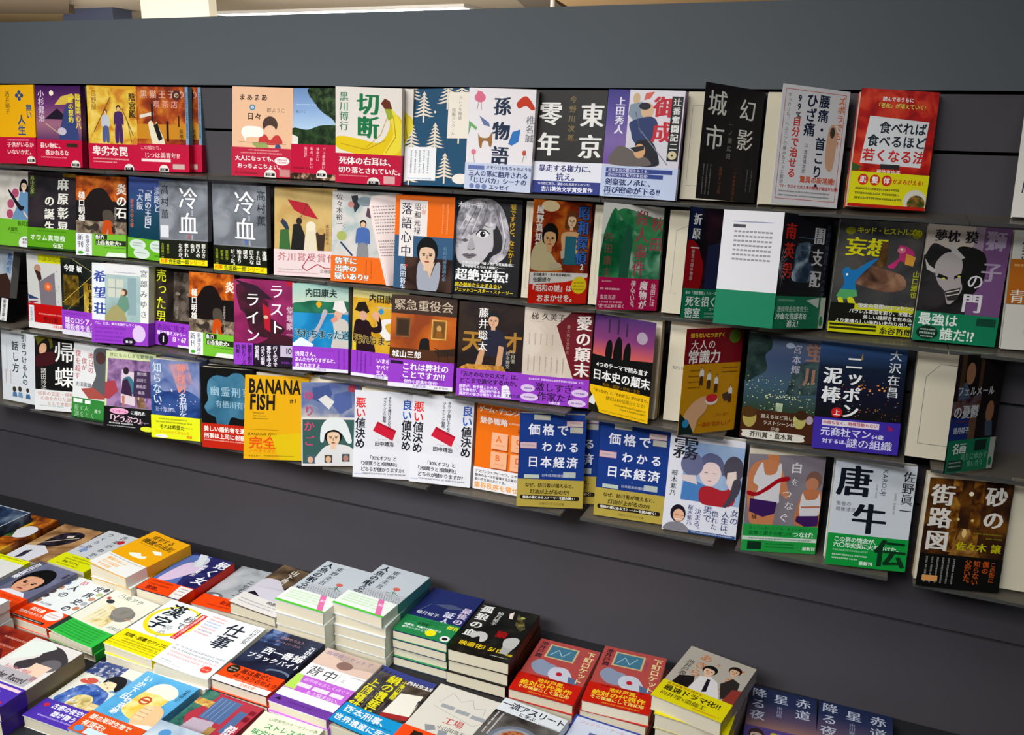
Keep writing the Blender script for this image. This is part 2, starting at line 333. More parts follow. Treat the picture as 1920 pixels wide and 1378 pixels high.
BK('1h','27506e',[o for (x,y) in ((28,2),(66,-18),(10,50),(48,50),(86,34),(28,92),(66,96),(88,-20),(8,-24),(8,104)) for o in fir(x,y,50,'e8dcc8')]+[E(47,36,2,2,'e8dcc8'),E(92,138,13,8,'ece4dc'),R(68,6,37,70,'efe6d8'),V('クレア冬物語',84,12,6,'908478','m'),V('短編コンクール',74,30,6,'908478','m'),R(0,90,52,52,'eeeef0'),G(6,138,40,2,'70a0c0')]+[GV(10+i*7,95,36,2.6,'5a6a78') for i in range(5)],None,'navy paperback patterned with cream fir trees and two pale labels')
BK('1i','efe9ec',[E(18,14,9,7,'e08098'),L([(16,20),(14,32)],.8,'806050'),L([(20,20),(21,32)],.8,'806050'),P([(14,4),(22,6),(26,16),(20,22),(10,16)],'e07090'),P([(76,20),(90,10),(104,26),(100,30),(90,24),(80,28)],'c83820'),P([(18,40),(34,50),(36,56),(26,54)],'6878a8'),P([(2,48),(16,58),(14,62),(6,56),(2,70)],'78b070'),
   P([(18,66),(22,72),(34,72),(40,64),(40,84),(36,84),(34,78),(26,78),(24,88),(20,84)],'a07040'),P([(72,62),(84,58),(82,76),(72,82),(66,80)],'3878c0'),E(12,94,4,4,'e08098'),L([(12,96),(14,110)],.7,'8a7060'),E(92,92,3,4,'d05040'),L([(92,95),(90,106)],.7,'608060'),L([(94,88),(96,100)],.7,'608060'),
   V('孫物語',40,12,28,'26344c','mb',tr=1.28),V('椎名誠',92,38,13,'808088','m')],
 (110,'ccd4ea',[R(5,114,26,6,'6878b0'),T('オモシロおもちゃのような',34,113,6,'28386a','b'),T('三人の孫に翻弄される',6,121,9.5,'28386a','b'),T('「じじバカ」シーナの',4,131,9.5,'28386a','b'),E(12,145,4,4,'7888b8'),E(22,145,4,4,'7888b8'),E(32,145,4,4,'7888b8'),T('エッセイ',40,141,8,'28386a','b')]),'white paperback with black title and small toy animal drawings, pale blue band')
BK('1j','25221f',[V('零年',2,16,36,'efece8','mb',tr=1.25),V('東京',66,18,36,'efece8','mb',tr=1.25),V('今野川次郎',48,8,11,'8a7440','m',tr=1.25),G(46,70,18,3,'60402c')],
 (104,'e6e6f0',[T('暴走する権力に、',8,108,11,'283070','mb'),T('抗え。',36,120,12,'283070','mb'),R(0,132,105,18,'2c3884'),T('今の世に問う、渾身の社会派サスペンス!',8,134,4.4,'f0f0f8','b'),T('吉川英治文学賞受賞作',14,140,8,'f0f0f8','b')]),'black paperback with huge white four-character title, white and navy band')
BK('1k',A('g','e8e4ec','e8e0e8','dcd8e0','d8d4dc'),[X(0,0,30,104,A('g','403888','6050a0','8068a8','7050a0')),P([(52,4),(64,2),(58,12),(50,14)],'e06858'),V('上田秀人',12,10,13,'eeeaf4','mb'),
   E(40,12,5,8,'d8b890'),P([(32,20),(48,16),(56,34),(40,44),(30,34)],'8898a8'),E(56,28,9,11,'e0b890'),E(52,22,8,5,'1c1c28'),P([(34,44),(62,36),(72,48),(66,70),(52,78),(40,70),(36,58)],'2c3c6c'),P([(46,70),(66,70),(78,96),(74,104),(50,104),(44,84)],'181c28'),P([(10,104),(14,84),(26,78),(44,86),(62,94),(64,104)],'6a605c'),E(50,84,8,10,'dca878'),P([(36,80),(56,76),(56,82),(44,86)],'28242c'),L([(46,52),(90,102)],1.3,'788898'),L([(40,30),(50,60)],1,'5a606c'),
   V('御成',64,8,30,'c82838','mb',tr=1.15),R(88,8,15,88,'201c1c'),V('辻番奮闘記二',90,10,11,'ecebe8','mb',tr=1.1),E(95,88,6,6,'d8c8a0'),E(95,88,1.5,1.5,'222')],
 (106,'c4cfea',[R(6,109,92,6,'34448c'),R(6,116,80,6,'34448c'),T('将軍家光の警戒をめぐる、',9,109.5,5,'eef'),T('老中たちの権力抗争勃発!',9,116.5,5,'eef'),T('剣豪弦ノ承に、',6,124,10,'283468','mb'),T('再び密命が下る!!',5,135,10.5,'283468','mb'),G(6,146,70,2,'6070a0')]),'paperback with a leaping swordsman and red title, blue-white band',spc='8a4a9a')
BK('1l','2a2829',[V('城市',6,8,34,'e4e2dc','m',tr=1.3),V('幻影',62,14,30,'e4e2dc','m',tr=1.3),V('一ノ瀬広司',46,46,8,'8a8880','m',tr=1.3),V('真実という影',36,106,6,'805030','m'),V('一つの世界が消える',62,104,5.5,'804c28','m'),GV(8,104,40,2,'909090'),GV(14,104,40,2,'909090'),GV(20,104,40,2,'909090'),GV(86,106,30,2.4,'707070'),GV(94,106,30,2.4,'707070')],None,'open black paperback with brush-white title, cream title page showing at its left',page=[L([(8,20),(8,130),(60,130)],.6,'8a8a80'),L([(8,20),(60,18)],.6,'8a8a80')],th=.017)
BK('1m','ecebef',[F(5,5,95,138,'d06050'),V('ギックリも、ヘルニアの痛みもスッと解消',9,10,6,'505060',''),V('99%',22,10,11,'283048','b'),V('自分で治せる',20,38,13,'d84038','b'),V('ひざ痛',38,8,18,'283048','b'),V('腰痛・首こり・',58,8,17,'283048','b',tr=1.05),V('は 酒井慎太郎',42,70,6,'50505c',''),V('ズボラでも!',88,8,11,'f08040','b'),P([(78,50),(86,44),(92,60),(90,100),(80,100),(76,80)],'e0b090'),E(84,54,4,7,'504840'),T('驚異の新常識!',40,112,9,'e06840','b'),T('TV・ラジオで大人気の院長が秘技を公開!',10,124,5,'c84848','b'),G(10,132,80,2,'888'),G(10,137,80,2,'888')],None,'white paperback with thin red frame and vertical health title, cream page at its left',page=[V('ク',84,20,8,'444',''),V('工藤慎一',74,66,5,'666','')],th=.017)
BK('1n',A('n','c02018','e04830','901010',26),[T('読んでるうちに',30,9,6,'fff','b'),T('「老化」が消えていく!',22,17,6.5,'f4e060','b',oc='7a1010'),P([(16,34),(96,38),(92,96),(10,94)],'e8eaee'),T('食べれば',30,40,16,'26303c','b'),T('食べるほど',16,57,16,'26303c','b'),T('若くなる法',12,75,17,'d02c2c','b'),R(38,94,26,6,'333'),T('菊池真由子',34,101,6.5,'f4f0e8','b'),P([(0,94),(12,98),(10,104),(0,104)],'3c6030')],
 (105,'e8e020',[E(17,115,7,7,'d83820'),E(33,115,7,7,'d83820'),E(49,115,7,7,'d83820'),T('肌',12.5,110.5,9,'fff','b'),T('髪',28.5,110.5,9,'fff','b'),T('体',44.5,110.5,9,'fff','b'),T('がよみがえる!',57,112,6.6,'d04020','b'),G(8,125,60,3,'50502c'),G(8,131,60,3,'50502c'),G(8,137,64,3,'50502c'),E(90,140,16,16,'e0dcd0'),E(92,142,12,11,A('n','806030','c09040','405020',80)),R(0,146,105,4,'c02820')]),'red tomato paperback with white title card and yellow band',page=1,th=.016)
BK('1o','e8e4dc',[L([(14,20),(8,120)],1.5,'303048'),L([(14,20),(10,80)],3,'405070')],None,'white paperback at the right edge of the photo, top row')
# row 2
BK('2a',A('n','d8d0c8','e0d8d4','c8c4b8',20),[E(62,44,9,9,'b05070'),E(50,66,9,9,'b05070'),E(48,86,9,9,'b05070'),E(98,44,8,8,'b05070'),P([(52,110),(68,66),(76,40),(94,40),(104,64),(104,110)],'6890b4')]+face(84,28,13,'f0d0b8','1c1a1e',long=True)+[P([(44,42),(48,40),(74,66),(86,70),(80,78),(70,74)],'26242a'),L([(84,80),(102,98)],3,'e0c8b0')],
 (96,'74b838',[T('板尾創',70,98,11,'3c6818','mb'),T('大爆笑',44,112,9,'3c6818','mb'),E(92,142,18,14,'e4e4e4'),T('新潮文',84,132,5.5,'444','b'),T('庫の',84,138,5.5,'444','b')]+[G(50,122,30,2,'4c8020')]),'pale paperback showing a singing girl with a guitar, lime band, cut by the photo edge')
BK('2b',A('n','302c30','3c3438','282628',14),[R(3,6,14,42,'303828'),V('髙山文彦',5,7,9,'a8b068','m'),V('麻原彰晃',64,10,24,'e4e4d8','mb',tr=1.15),V('の誕生',36,44,22,'e4e4d8','mb',tr=1.15),X(75,0,28,7,A('n','806020','a07828','504020',30))],
 (108,'5ea024',[G(20,112,64,3,'3c7818'),T('オウム真理教',6,121,12,'d8e8d0','b',tr=1.08),G(20,134,50,2,'3c7818'),T('伝記',56,136,11,'e8f0e0','b'),R(0,146,105,4,'284818')]),'dark paperback with white vertical title, green band, second row')
MTN=[X(0,0,105,46,A('n','b85820','e08030','703018',26)),P([(8,62),(30,30),(46,22),(62,26),(80,50),(105,66),(105,90),(0,90)],'241c1c'),X(0,84,105,28,A('n','786858','a89880','403830',36)),P([(56,66),(66,62),(76,66),(80,84),(72,88),(58,86)],'504840'),P([(58,84),(74,84),(78,110),(70,112),(66,96),(62,112),(54,112)],'c04c1c'),P([(74,92),(84,98),(80,108),(76,104)],'302824'),P([(14,92),(30,94),(40,88),(48,92),(44,104),(36,100),(26,102),(20,98)],'3c3430'),V('樋口明雄',5,30,14,'ece8e0','b')]
def mtn(t):return MTN+[V(t,84,12,22,'e8e4dc','mb'),V('山岳救助犬シリーズ',80,56,5,'c8c0b4','')]
MB_=[R(0,108,34,42,'e8e8ec'),V('新刊',3,110,13,'404858','m'),E(10,145,6,3,'48a030'),V('新潮文庫の',20,110,9,'404858','m',tr=.95),R(40,109,26,9,'2c3020'),T('急げ!',41,110,8,'eef','b'),R(42,119,63,10,'2c3020'),T('山岳救助犬×',43,120,9.5,'e8f0e0','b'),G(60,132,44,2,'3c7018'),P([(62,150),(68,142),(105,142),(105,150)],'dce8d4')]
BK('2c','201a18',mtn('炎の石'),(108,'74b838',MB_),'volcano paperback with an orange-trousered runner and dog, second row beside the dark green-banded title')
BK('2d',A('g','5060a8','38507c','28485c','204050'),[V('「大阪',20,12,16,'c8ccd8','m'),V('「陰の王国」',40,12,16,'ccd0dc','mb',tr=.92),V('淡路と',62,14,16,'c8ccd8','m'),V('歴史の中の都',4,40,9,'c87050','m'),V('ミナミの',86,10,8,'d8e0e8','b')],
 (112,'68b030',[E(24,124,20,10,'d0dcd4'),E(72,124,18,11,'d0dcd4'),E(34,140,20,10,'d0dcd4'),G(12,120,24,2,'60806c'),G(12,125,24,2,'60806c'),G(60,120,24,2,'60806c'),G(60,126,24,2,'60806c'),G(20,138,26,2,'60806c'),G(66,140,34,3,'387018')]),'dusky blue paperback with vertical white title, green band with pale ovals')
def coldb(n,c,a,b,ops):
    return [X(0,0,105,104,A('n','787c84','9498a0','606468',12)),R(70,44,3,60,'a8acb4'),V('冷血',42,10,42,'f4f4f4','m',tr=1.08,oc='6c7078'),V(n,60,94,9,c,'b'),V('髙村薫',a,8,b,'282c34','m',tr=1.2)]+ops
CB=[V('罪なき',92,111,9,'e8e8e0','mb',tr=.92),V('四人の',80,111,9,'e8e8e0','mb',tr=.92),V('命が',68,111,9,'e8e8e0','mb',tr=.92),V('奪われ',55,111,9,'e8e8e0','mb',tr=.92),V('たのか。',42,111,9,'e8e8e0','mb',tr=.92),V('合田雄一郎',4,112,6,'a0b030','m'),V('最新作',16,114,6,'a0b030','m')]
CB2=[V('逮捕',96,111,9,'e8e8e0','mb',tr=.92),V('それは',84,111,9,'e8e8e0','mb',tr=.92),V('巨大な',71,111,9,'e8e8e0','mb',tr=.92),V('謎の',59,111,9,'e8e8e0','mb',tr=.92),V('始まり',47,111,9,'e8e8e0','mb',tr=.92),V('だった。',34,111,9,'e8e8e0','mb',tr=.92),V('合田雄一郎',4,112,6,'a0b030','m'),V('刑事の',14,114,6,'a0b030','m'),V('最新作',24,114,6,'a0b030','m')]
YS=[R(0,140,105,10,'e8e020'),T('刑事',2,140.5,8,'e06020','b'),T('合田雄一郎',20,140.5,9,'284028','b'),T('シリーズ',66,140.5,8.5,'e06020','b')]
BK('2e','84888f',coldb('上','d04030',3,18,[R(2,80,18,22,'d8dade')]),(106,'24261e',CB+YS),'silver-grey paperback with two big white characters and a red volume mark, yellow-edged black band')
BK('2f','84888f',coldb('下','3060c0',86,18,[]),(106,'24261e',CB2+YS),'silver-grey paperback with two big white characters and a blue volume mark, yellow-edged black band')
BK('2g',A('n','c8a868','d0b070','c09858',16),[P([(22,20),(56,26),(74,52),(50,46),(34,38)],'b02030'),L([(56,26),(40,60)],1,'403020'),P([(10,58),(14,52),(22,60),(26,72),(18,70)],'303850'),P([(10,72),(24,70),(28,106),(8,106)],'3c6838'),P([(32,62),(44,60),(52,80),(50,106),(28,106)],'1c1c20'),P([(54,68),(62,60),(70,68),(72,106),(50,106)],'e0d4b8'),P([(70,76),(76,68),(86,76),(84,106),(74,106)],'3c2c20'),E(42,56,5,6,'302420'),E(62,64,8,8,'e8dcc4'),E(79,72,6,6,'c09858'),V('異類婚',96,52,9,'605038','m'),V('本谷有希子',86,60,7,'605038','m')],
 (105,'e4d0d0',[T('芥川賞受賞作',6,110,15,'b86068','m',tr=1.12),L([(60,116),(48,134),(56,140),(74,128),(86,134),(105,134)],1.6,'a02838'),G(6,138,50,2,'988'),G(6,143,70,2,'c08088'),T('京極夏彦',78,136,7,'554','m')]),'tan paperback with wedding figures under a red parasol, pale pink band')
BK('2h',A('n','c8c8c4','d8d0cc','a8b8b8',20),[V('佐々木裕一',6,5,11,'484848','m'),V('く',16,54,8,'706868','m'),P([(30,8),(40,6),(44,24),(36,36)],'303038'),P([(56,26),(66,30),(64,44),(54,40)],'584050'),E(30,22,5,5,'c08078'),E(16,74,8,8,'a8b060'),L([(14,84),(34,106)],3,'30405c'),E(52,16,12,8,'8898a0')]+fig(50,46,74,'4868a8','88888c')+[V('暴れ',76,56,15,'2c2c24','mb'),V('公卿',92,76,14,'c0a020','mb'),E(90,100,14,6,'c05048')],
 (107,'e86c1c',[T('信平に',6,109,12,'f4f4f0','mb',oc='305c68'),T('出奔の',6,122,12,'f4f4f0','mb',oc='305c68'),T('疑いあり!?',6,135,12,'f4f4f0','mb',oc='305c68'),GV(56,112,30,2,'b04818'),GV(64,112,30,2,'b04818'),GV(84,112,30,2,'f0a060'),GV(92,112,30,2,'f0a060')]),'pastel samurai paperback whose white inner flap curls forward, orange band',flap='curl')
BK('2i','3c5c7c',[R(0,0,105,64,'e86c20'),R(8,8,50,56,'e8e0dc'),R(8,62,26,36,'e8e0dc'),V('落語心中',11,12,20,'303040','m',tr=1.12),V('昭和元禄',34,12,12,'403840','m',tr=1.05),V('小説',47,14,8,'c88850','m'),X(20,98,85,52,A('n','3c2c28','4c3830','2c2220',20)),P([(44,108),(58,104),(66,128),(76,106),(84,108),(78,150),(46,150)],'a0a4b0'),P([(56,104),(74,104),(66,130)],'d8b898')]+face(60,90,26,'e0bca0','1c1614')+[V('岡田将生',12,110,11,'dce0e8','m'),E(23,112,2,2,'c03030'),V('昭和元禄落語心中',88,78,7,'7090a8','m'),GV(84,12,46,3,'f0a068'),GV(92,12,46,3,'f0a068')],None,'paperback split orange over blue with a bowl-haired young man in kimono')
BK('2j','242426',[P([(2,92),(0,40),(8,12),(24,2),(52,0),(72,12),(84,40),(88,66),(82,88),(66,100),(56,98),(62,80),(20,104)],A('n','a8a4ac','ccc8cc','807c84',30)),
   P([(6,36),(50,24),(60,44),(60,70),(50,92),(34,106),(18,106),(4,94),(0,70)],'c0bcc0'),P([(60,40),(68,44),(76,62),(74,80),(62,88),(56,94),(62,72)],'2c2a2e'),
   P([(0,66),(2,30),(16,10),(40,2),(62,16),(64,44),(58,46),(50,36),(42,48),(30,54),(16,66),(4,78)],A('n','9c98a0','d4d0d4','706c74',50)),
   L([(36,6),(10,60)],1.2,'5c585e'),L([(44,6),(26,54)],1,'dcd8dc'),L([(50,10),(42,44)],1,'68646a'),L([(26,10),(6,50)],1,'dcd8dc'),L([(70,20),(80,60)],1.4,'e0dce0'),L([(64,16),(74,50)],1,'5c585e'),L([(82,60),(78,84)],1.4,'68646a'),
   P([(34,56),(40,50),(48,50),(54,55),(48,60),(40,60)],'e4e0e4'),E(44,55,4.4,4.6,'1c1c20'),E(45.4,53.6,1.1,1.1,'fff'),L([(33,56),(39,49),(48,48.5),(55,54)],1.8,'1c1c20'),L([(33,44),(44,41),(54,44)],1.2,'68646a'),
   P([(8,66),(16,63),(22,66),(16,69)],'5c585c'),P([(24,62),(28,62),(33,77),(24,80),(19,77)],'a8a4a8'),L([(20,79),(26,81),(32,78)],1,'5c585c'),P([(12,89),(20,86),(24,87.5),(28,86),(36,88),(26,94),(20,94)],'6c646a'),L([(12,89.5),(24,90),(36,88.5)],.8,'3c383c'),
   T('木内一裕',2,6,10,'f0f0f0','b'),V('嘘ですけど、なにか?',86,6,9.5,'c8a028','b',tr=.98),T('仕事大好きの『嘘つき』女性編集者に',12,98,5,'e8e8e8','b'),T('降りかかるたちの大誤解に──',12,104,5,'e8e8e8','b'),T('超絶逆転!',2,110,20,'f0f0f0','mb',tr=1.02),T('読み始めたら止まらない',2,132,7,'e8d020','bi'),L([(2,139),(76,139)],.7,'eee'),T('ジェットコースター・ストーリー',2,141,6.4,'e8d020','bi')],None,'black and white paperback with a fringed blonde woman close up')
BK('2k',A('n','983c20','d07028','701c18',18),[E(30,8,16,8,'e8d0a0'),V('風野真知雄',6,8,13,'f0ece4','mb'),P([(2,100),(4,70),(20,58),(34,74),(50,92),(56,100)],'d0c094'),P([(58,92),(56,48),(66,44),(82,46),(84,92)],'2c6478'),P([(54,46),(84,44),(88,56),(84,84),(76,66),(58,80),(54,66)],'e0b080'),P([(60,50),(80,50),(80,90),(60,92)],'306c80')]+face(70,26,14,'ecc8a0','6a4028',long=True)+face(32,52,20,'dcac78','201812')+[E(44,94,12,5,'c8b898'),P([(52,72),(60,72),(60,82),(54,84)],'c8b8a0'),V('昭和探偵',80,4,22,'3c6cc0','mb',oc='182038'),T('2',90,88,13,'f0f0f0','b')],
 (104,'d8281c',[P([(0,104),(105,104),(105,110),(60,118),(0,122)],'e8e4e0'),T('新宿裏通り・熱木探偵事務所に',6,105,5,'333','b'),T('依頼続々',6,111,8,'333','b'),T('『昭和の謎』は',0,122,11,'f4f0e8','b'),T('おまかせを。',14,136,12,'f4f0e8','b'),E(90,122,14,13,'f0d828'),G(80,117,20,3,'b08020'),G(80,122,20,3,'b08020'),G(80,127,20,3,'b08020')]),'paperback painting a man and blue-dressed woman, red band with a yellow disc',page=[L([(6,12),(6,134),(40,134)],.5,'aaa')],th=.016)
BK('2l',A('n','348050','50a068','c8d4cc',14),[P([(0,0),(105,0),(105,16),(80,14),(40,6),(22,12),(10,30),(0,44)],'e4e4dc'),P([(8,30),(20,6),(32,24),(42,6),(54,30),(48,90),(20,104),(0,104),(2,60)],A('n','287048','3c9058','1c5838',20)),P([(36,50),(46,26),(54,50),(50,104),(34,104)],'2c5c48'),P([(70,104),(80,60),(104,30),(105,104)],A('n','48906c','88b898','246040',24)),V('秋田',84,14,22,'b84858','m',tr=1.3),V('殺人事件',56,6,24,'a84858','m',tr=1.0),V('内田康夫',6,40,14,'7c4c44','m',tr=1.2)],
 (104,'b02050',[V('秋田には',92,110,9,'f0e0e4','m',tr=.95),V('魔物が',72,107,14,'f4e8ea','mb',tr=1),V('棲んでいる。',56,107,9,'f0e0e4','m',tr=.78),G(6,108,16,3,'e0a0b0'),G(4,119,34,3,'f0c8d0'),T('浅見光彦',4,129,7,'f0d0d8','m'),G(4,138,40,2.6,'f0c8d0'),T('"愛"の正体を暴く',2,142,6,'f0d0d8','m')]),'green brush-painted forest paperback with crimson band',page=[L([(8,16),(8,134),(60,134)],.5,'aaa')],th=.016)
BK('2m',A('n','241c28','3c2430','141420',16),[P([(2,46),(20,50),(28,64),(34,78),(30,110),(2,110)],'981c24'),P([(40,50),(64,44),(80,60),(84,110),(40,112)],'2c3050'),P([(70,30),(84,24),(84,50)],'902820'),R(2,0,22,44,'202848'),V('折原一',8,8,16,'ecebe8','mb',tr=1.2),V('密室の謎の物語',10,56,6,'c8b8b8','m'),V('黙の殺人',88,30,14,'b09860','m',tr=1.4)],
 (109,'107c58',[T('あの「黒星警部」シリーズ第四弾!',4,112,5,'d8ece0','b'),T('死を招く',6,119,15,'eef4ee','mb'),T('密室',6,135,15,'eef4ee','mb'),T('ユーモアミステリー',52,134,5,'d8ece0','b'),G(44,141,50,3,'a0d0b8'),G(44,146,50,2,'a0d0b8')]),'dark red and navy paperback with a shadowy figure, deep green band',page=[L([(20,120),(12,120),(12,30),(30,22)],.7,'999')],th=.016)
BK('2n','1c2028',[P([(34,40),(60,36),(60,60),(70,64),(70,86),(30,86),(30,64)],A('n','506880','c0d0dc','28384c',30)),L([(34,30),(66,30)],.8,'607890'),L([(34,38),(66,38)],.8,'607890'),L([(34,46),(66,46)],.8,'607890'),V('闇支配',66,14,24,'d8d8dc','mb',tr=1.2),V('南英男',6,12,22,'c03028','mb',tr=1.15),V('警視庁特捜班ドーベルマン',92,10,9,'505868','m')]+[L([(0,70),(14*math.cos(a)+2,70+26*math.sin(a))],.6,'b0b8c8') for a in [(-1.3+.28*i) for i in range(10)]],
 (107,'127a58',[T('連続現金強奪発生!',4,120,8,'c8e4d4','m',tr=.98),T('冷血な首謀者を',2,129,9.5,'e4f4ea','mb'),T('追え!',26,138,11,'f0f8f0','mb'),G(4,111,34,3,'90c8a8'),P([(62,112),(90,108),(90,122)],'c8d4cc'),R(94,108,11,42,'b8c0b4'),E(99,140,4,7,'207850')]),'navy night-scene thriller paperback with its white inner flap folded out to the left',flap='out',th=.016)
BK('2o',A('n','484848','585450','343438',12),[E(14,14,6,5,'808018'),E(94,14,6,6,'888818'),T('キッド・ヒストルズの',22,8,9,'d4d428','b',tr=.86),T('妄想',10,22,26,'e8e020','mb'),P([(54,26),(62,26),(62,60),(50,60)],A('n','6a4c2c','80603c','503820',30)),P([(24,68),(36,58),(60,62),(84,70),(88,86),(66,92),(36,86),(26,80)],A('n','705040','a07860','403028',22)),P([(74,30),(86,32),(94,40),(90,54),(78,50),(72,60),(64,58),(76,46)],'c83878'),E(78,36,5,4,'e87890'),P([(84,40),(96,44),(94,56),(84,54)],'e0a040'),E(78,35,1.5,1.5,'fff'),P([(10,68),(16,62),(24,66),(40,54),(52,48),(44,58),(28,80),(30,96),(20,104),(8,100),(14,84)],'2878b8'),P([(10,92),(30,92),(32,100),(16,106),(6,102)],'58a868'),P([(8,104),(14,104),(16,116),(6,118),(4,114),(10,112)],'d8d828'),P([(20,104),(28,104),(34,124),(24,128),(20,124),(26,120)],'d8d828'),E(16,72,1.6,1.6,'fff'),V('山口雅也',95,62,9,'b0b030','b')],
 (110,'22231f',[R(30,110,75,8,'d0d020'),R(0,136,105,14,'d0d020'),T('現実の英国のエッセンスが',34,109,6.4,'f0f0e8','b',oc='22231f'),T('パラレル英国を彩り、主題となる',24,117,6,'e8e8e0','b'),T('美しい謎解きを包み込み、',42,124,6,'e8e8e0','b'),T('より素晴らしい味わいを作り出している。',8,131,6,'f0f0e8','b',oc='22231f'),T('糸谷哲郎',64,139,10,'28281c','mb'),R(2,138,58,3,'33331c'),R(2,143,58,3,'33331c')]),'grey paperback with yellow title, a floating rock and blue gecko figure, black and yellow band',page=1,th=.015)
BK('2p',A('n','2c2a2c','3a3638','1c1c1e',16),[P([(0,0),(60,0),(64,20),(50,30),(30,30),(10,24),(0,40)],'c0b4a8'),R(62,0,43,112,'74507c'),R(60,0,12,60,'9c8898'),P([(40,30),(56,26),(76,34),(80,60),(72,80),(60,90),(44,60)],'1c1a1c'),P([(16,50),(26,36),(42,34),(50,48),(50,66),(54,80),(46,96),(38,100),(32,84),(24,76),(18,64)],'a8a0a0'),P([(2,44),(8,52),(18,58),(16,62),(6,58)],'b8b4b0'),P([(28,20),(36,26),(52,40),(48,42),(34,34)],'b8b4b0'),P([(22,62),(34,66),(34,69),(20,67)],'181818'),P([(42,64),(54,58),(54,61),(42,68)],'181818'),E(29,68,2,1.2,'d0d040'),E(48,64,2,1.2,'d0d040'),P([(32,84),(52,78),(50,94),(38,96)],'383434'),L([(34,86),(51,81)],1.4,'d0c8c0'),L([(36,90),(51,86)],1.2,'d0c8c0'),T('夢枕 獏',10,6,16,'28262c','mb'),V('獅子',74,4,26,'a898b0','mb',tr=1.5),T('の',58,58,22,'d8d4d8','m'),T('門',56,84,26,'dcd8dc','mb')],
 (112,'187e58',[T('最強は',4,113,17,'e4ece4','b'),T('誰だ!?',34,131,17,'e4ece4','b'),R(78,115,24,10,'204838'),E(18,139,14,9,'1c3428'),G(8,134,20,2,'c0d8c8'),G(8,138,20,3,'c0d8c8'),G(10,143,16,2,'c0d8c8')]),'horned demon mask paperback with purple right side and green band',spc='b0b4a8',page=1,th=.016)
BK('2q','d4d2c8',[V('原秀則十三',10,6,13,'34404c','m'),]+petals(14,4,104,94,146,5,['c8c6bc','dcdad0','cccac0'],3),(36,'b06420',[G(4,42,30,3,'e0b070'),T('青き',2,74,18,'e8e4d8','m'),],92),'white paperback with a broad orange band at the right edge of the photo, second row')
# row 3
BK('3a',A('n','a8b0b8','8898a8','606870',14),[P([(50,60),(90,50),(105,70),(105,104),(60,104)],'3c2c28'),V('藍の街',88,8,14,'3868a0','b')],(100,'1c1c20',[R(84,102,20,46,'e0e0e0'),V('新潮文庫の',89,104,9,'444','b')]),'dark-banded paperback with a grey spine, alone at the far end of the third row',spc='8c8c88')
BK('3b','c8c8c4',[R(30,0,75,17,'d4d41c'),T('コンビニ',40,3,12,'8c8c20','m',tr=1.2),E(28,30,9,9,'b08870'),P([(20,32),(36,36),(38,50),(30,56)],'402c28'),P([(30,56),(72,34),(74,110),(34,110)],'787078'),E(54,64,10,9,'d86838'),E(54,64,4,4,'f0a080'),P([(0,82),(30,90),(2,92)],'34406c'),P([(0,96),(30,94),(8,102)],'8c3050')]+petals(10,76,30,104,104,2,['90908c']),
 (100,'b81c20',[R(2,104,14,36,'d8dce0'),V('文春文庫',5,108,7,'607890',''),G(28,118,70,3,'f0a098'),T('芥川賞',40,124,13,'701014','b'),R(0,138,105,12,'e4e0e0'),T('文春文庫',64,140,6,'e06040','b')]),'off-white paperback with yellow title corner and red band, third row')
BK('3c',A('n','262a28','343830','1c201c',14),[T('今野 敏',8,12,14,'ecece8','b'),X(6,32,40,60,A('n','5c4820','806828','302810',40)),L([(2,88),(105,12)],1.2,'c0a848'),L([(10,104),(80,50)],.8,'a08c3c'),L([(30,0),(105,32)],1,'c8b880'),X(58,44,47,58,A('n','b09038','d0b858','806828',30)),V('課長捜',68,36,23,'26221a','mb',tr=1.05)],
 (101,PUR,[G(6,105,60,5,'7838a0'),T('謎のロシア人',8,114,13,'f0e0f8','b'),T('暗殺者を追え',8,127,13,'e8d8f0','b'),R(0,140,105,10,'dcd8e4'),T('文春文庫',70,141,6,'c0a0d8','b')]),'black and gold paperback with slanting light rays and purple band, third row')
BK('3d','e0e0e0',[X(22,20,68,88,A('n','a0b8b8','b0c4c0','90a8a8',12)),R(30,28,28,34,'c8ccbc'),R(43,28,1.5,34,'90a0a0'),R(30,44,28,1.5,'90a0a0'),R(66,24,16,70,'8aa4a8'),P([(24,108),(34,84),(48,76),(58,82),(62,94),(62,108)],'a09868'),P([(46,76),(54,56),(66,60),(70,80),(62,90)],'68907c'),E(60,52,6,7,'5c4838'),E(57,53,4,5,'d8b898'),R(90,4,15,104,'e6e6e2'),R(0,4,24,104,'e0e4e8'),V('希望荘',3,14,23,'3048a0','mb',tr=1.3),V('宮部みゆき',89,8,14,'606870','m',tr=1.35),G(40,14,40,2,'aab')],
 (107,PUR,[T('「二、三日、東北を旅行してくる」',4,110,5.4,'e8d8f4','b'),G(6,119,58,4,'7030a0'),G(6,127,52,4,'7030a0'),G(6,135,56,4,'7030a0'),G(6,142,50,4,'7030a0'),E(88,128,12,16,'d8c0e4'),E(70,144,12,8,'282030'),T('第4弾',63,142,5,'e8e0f0','b')]),'white paperback with a blue three-character title and a seated reader by a window, purple band')
BK('3e',A('n','2c2624','403834','1c1816',12),[R(0,0,3,104,'b0b030'),X(48,10,54,90,A('n','504840','70645c','302a26',30)),E(58,50,6,3,'807468'),E(86,50,6,3,'807468'),E(72,72,7,10,'685c54'),V('売った男',4,6,26,'d8dc28','m',tr=1.0),V('陳浩基',52,74,8,'8c8478','m')],
 (105,PUR,[T('香港に鬼才、',8,109,14,'5c2080','m'),T('週刊文春ミステリー',8,122,8,'f0e8f8','b'),E(24,138,13,12,'241c28'),T('1',20,129,17,'f0ecf4','mb'),T('13・67',46,130,12,'f0e8f8','b'),R(60,146,45,4,'dcd0e8')]),'dark face paperback with yellow-green vertical title and purple band with a black number one disc')
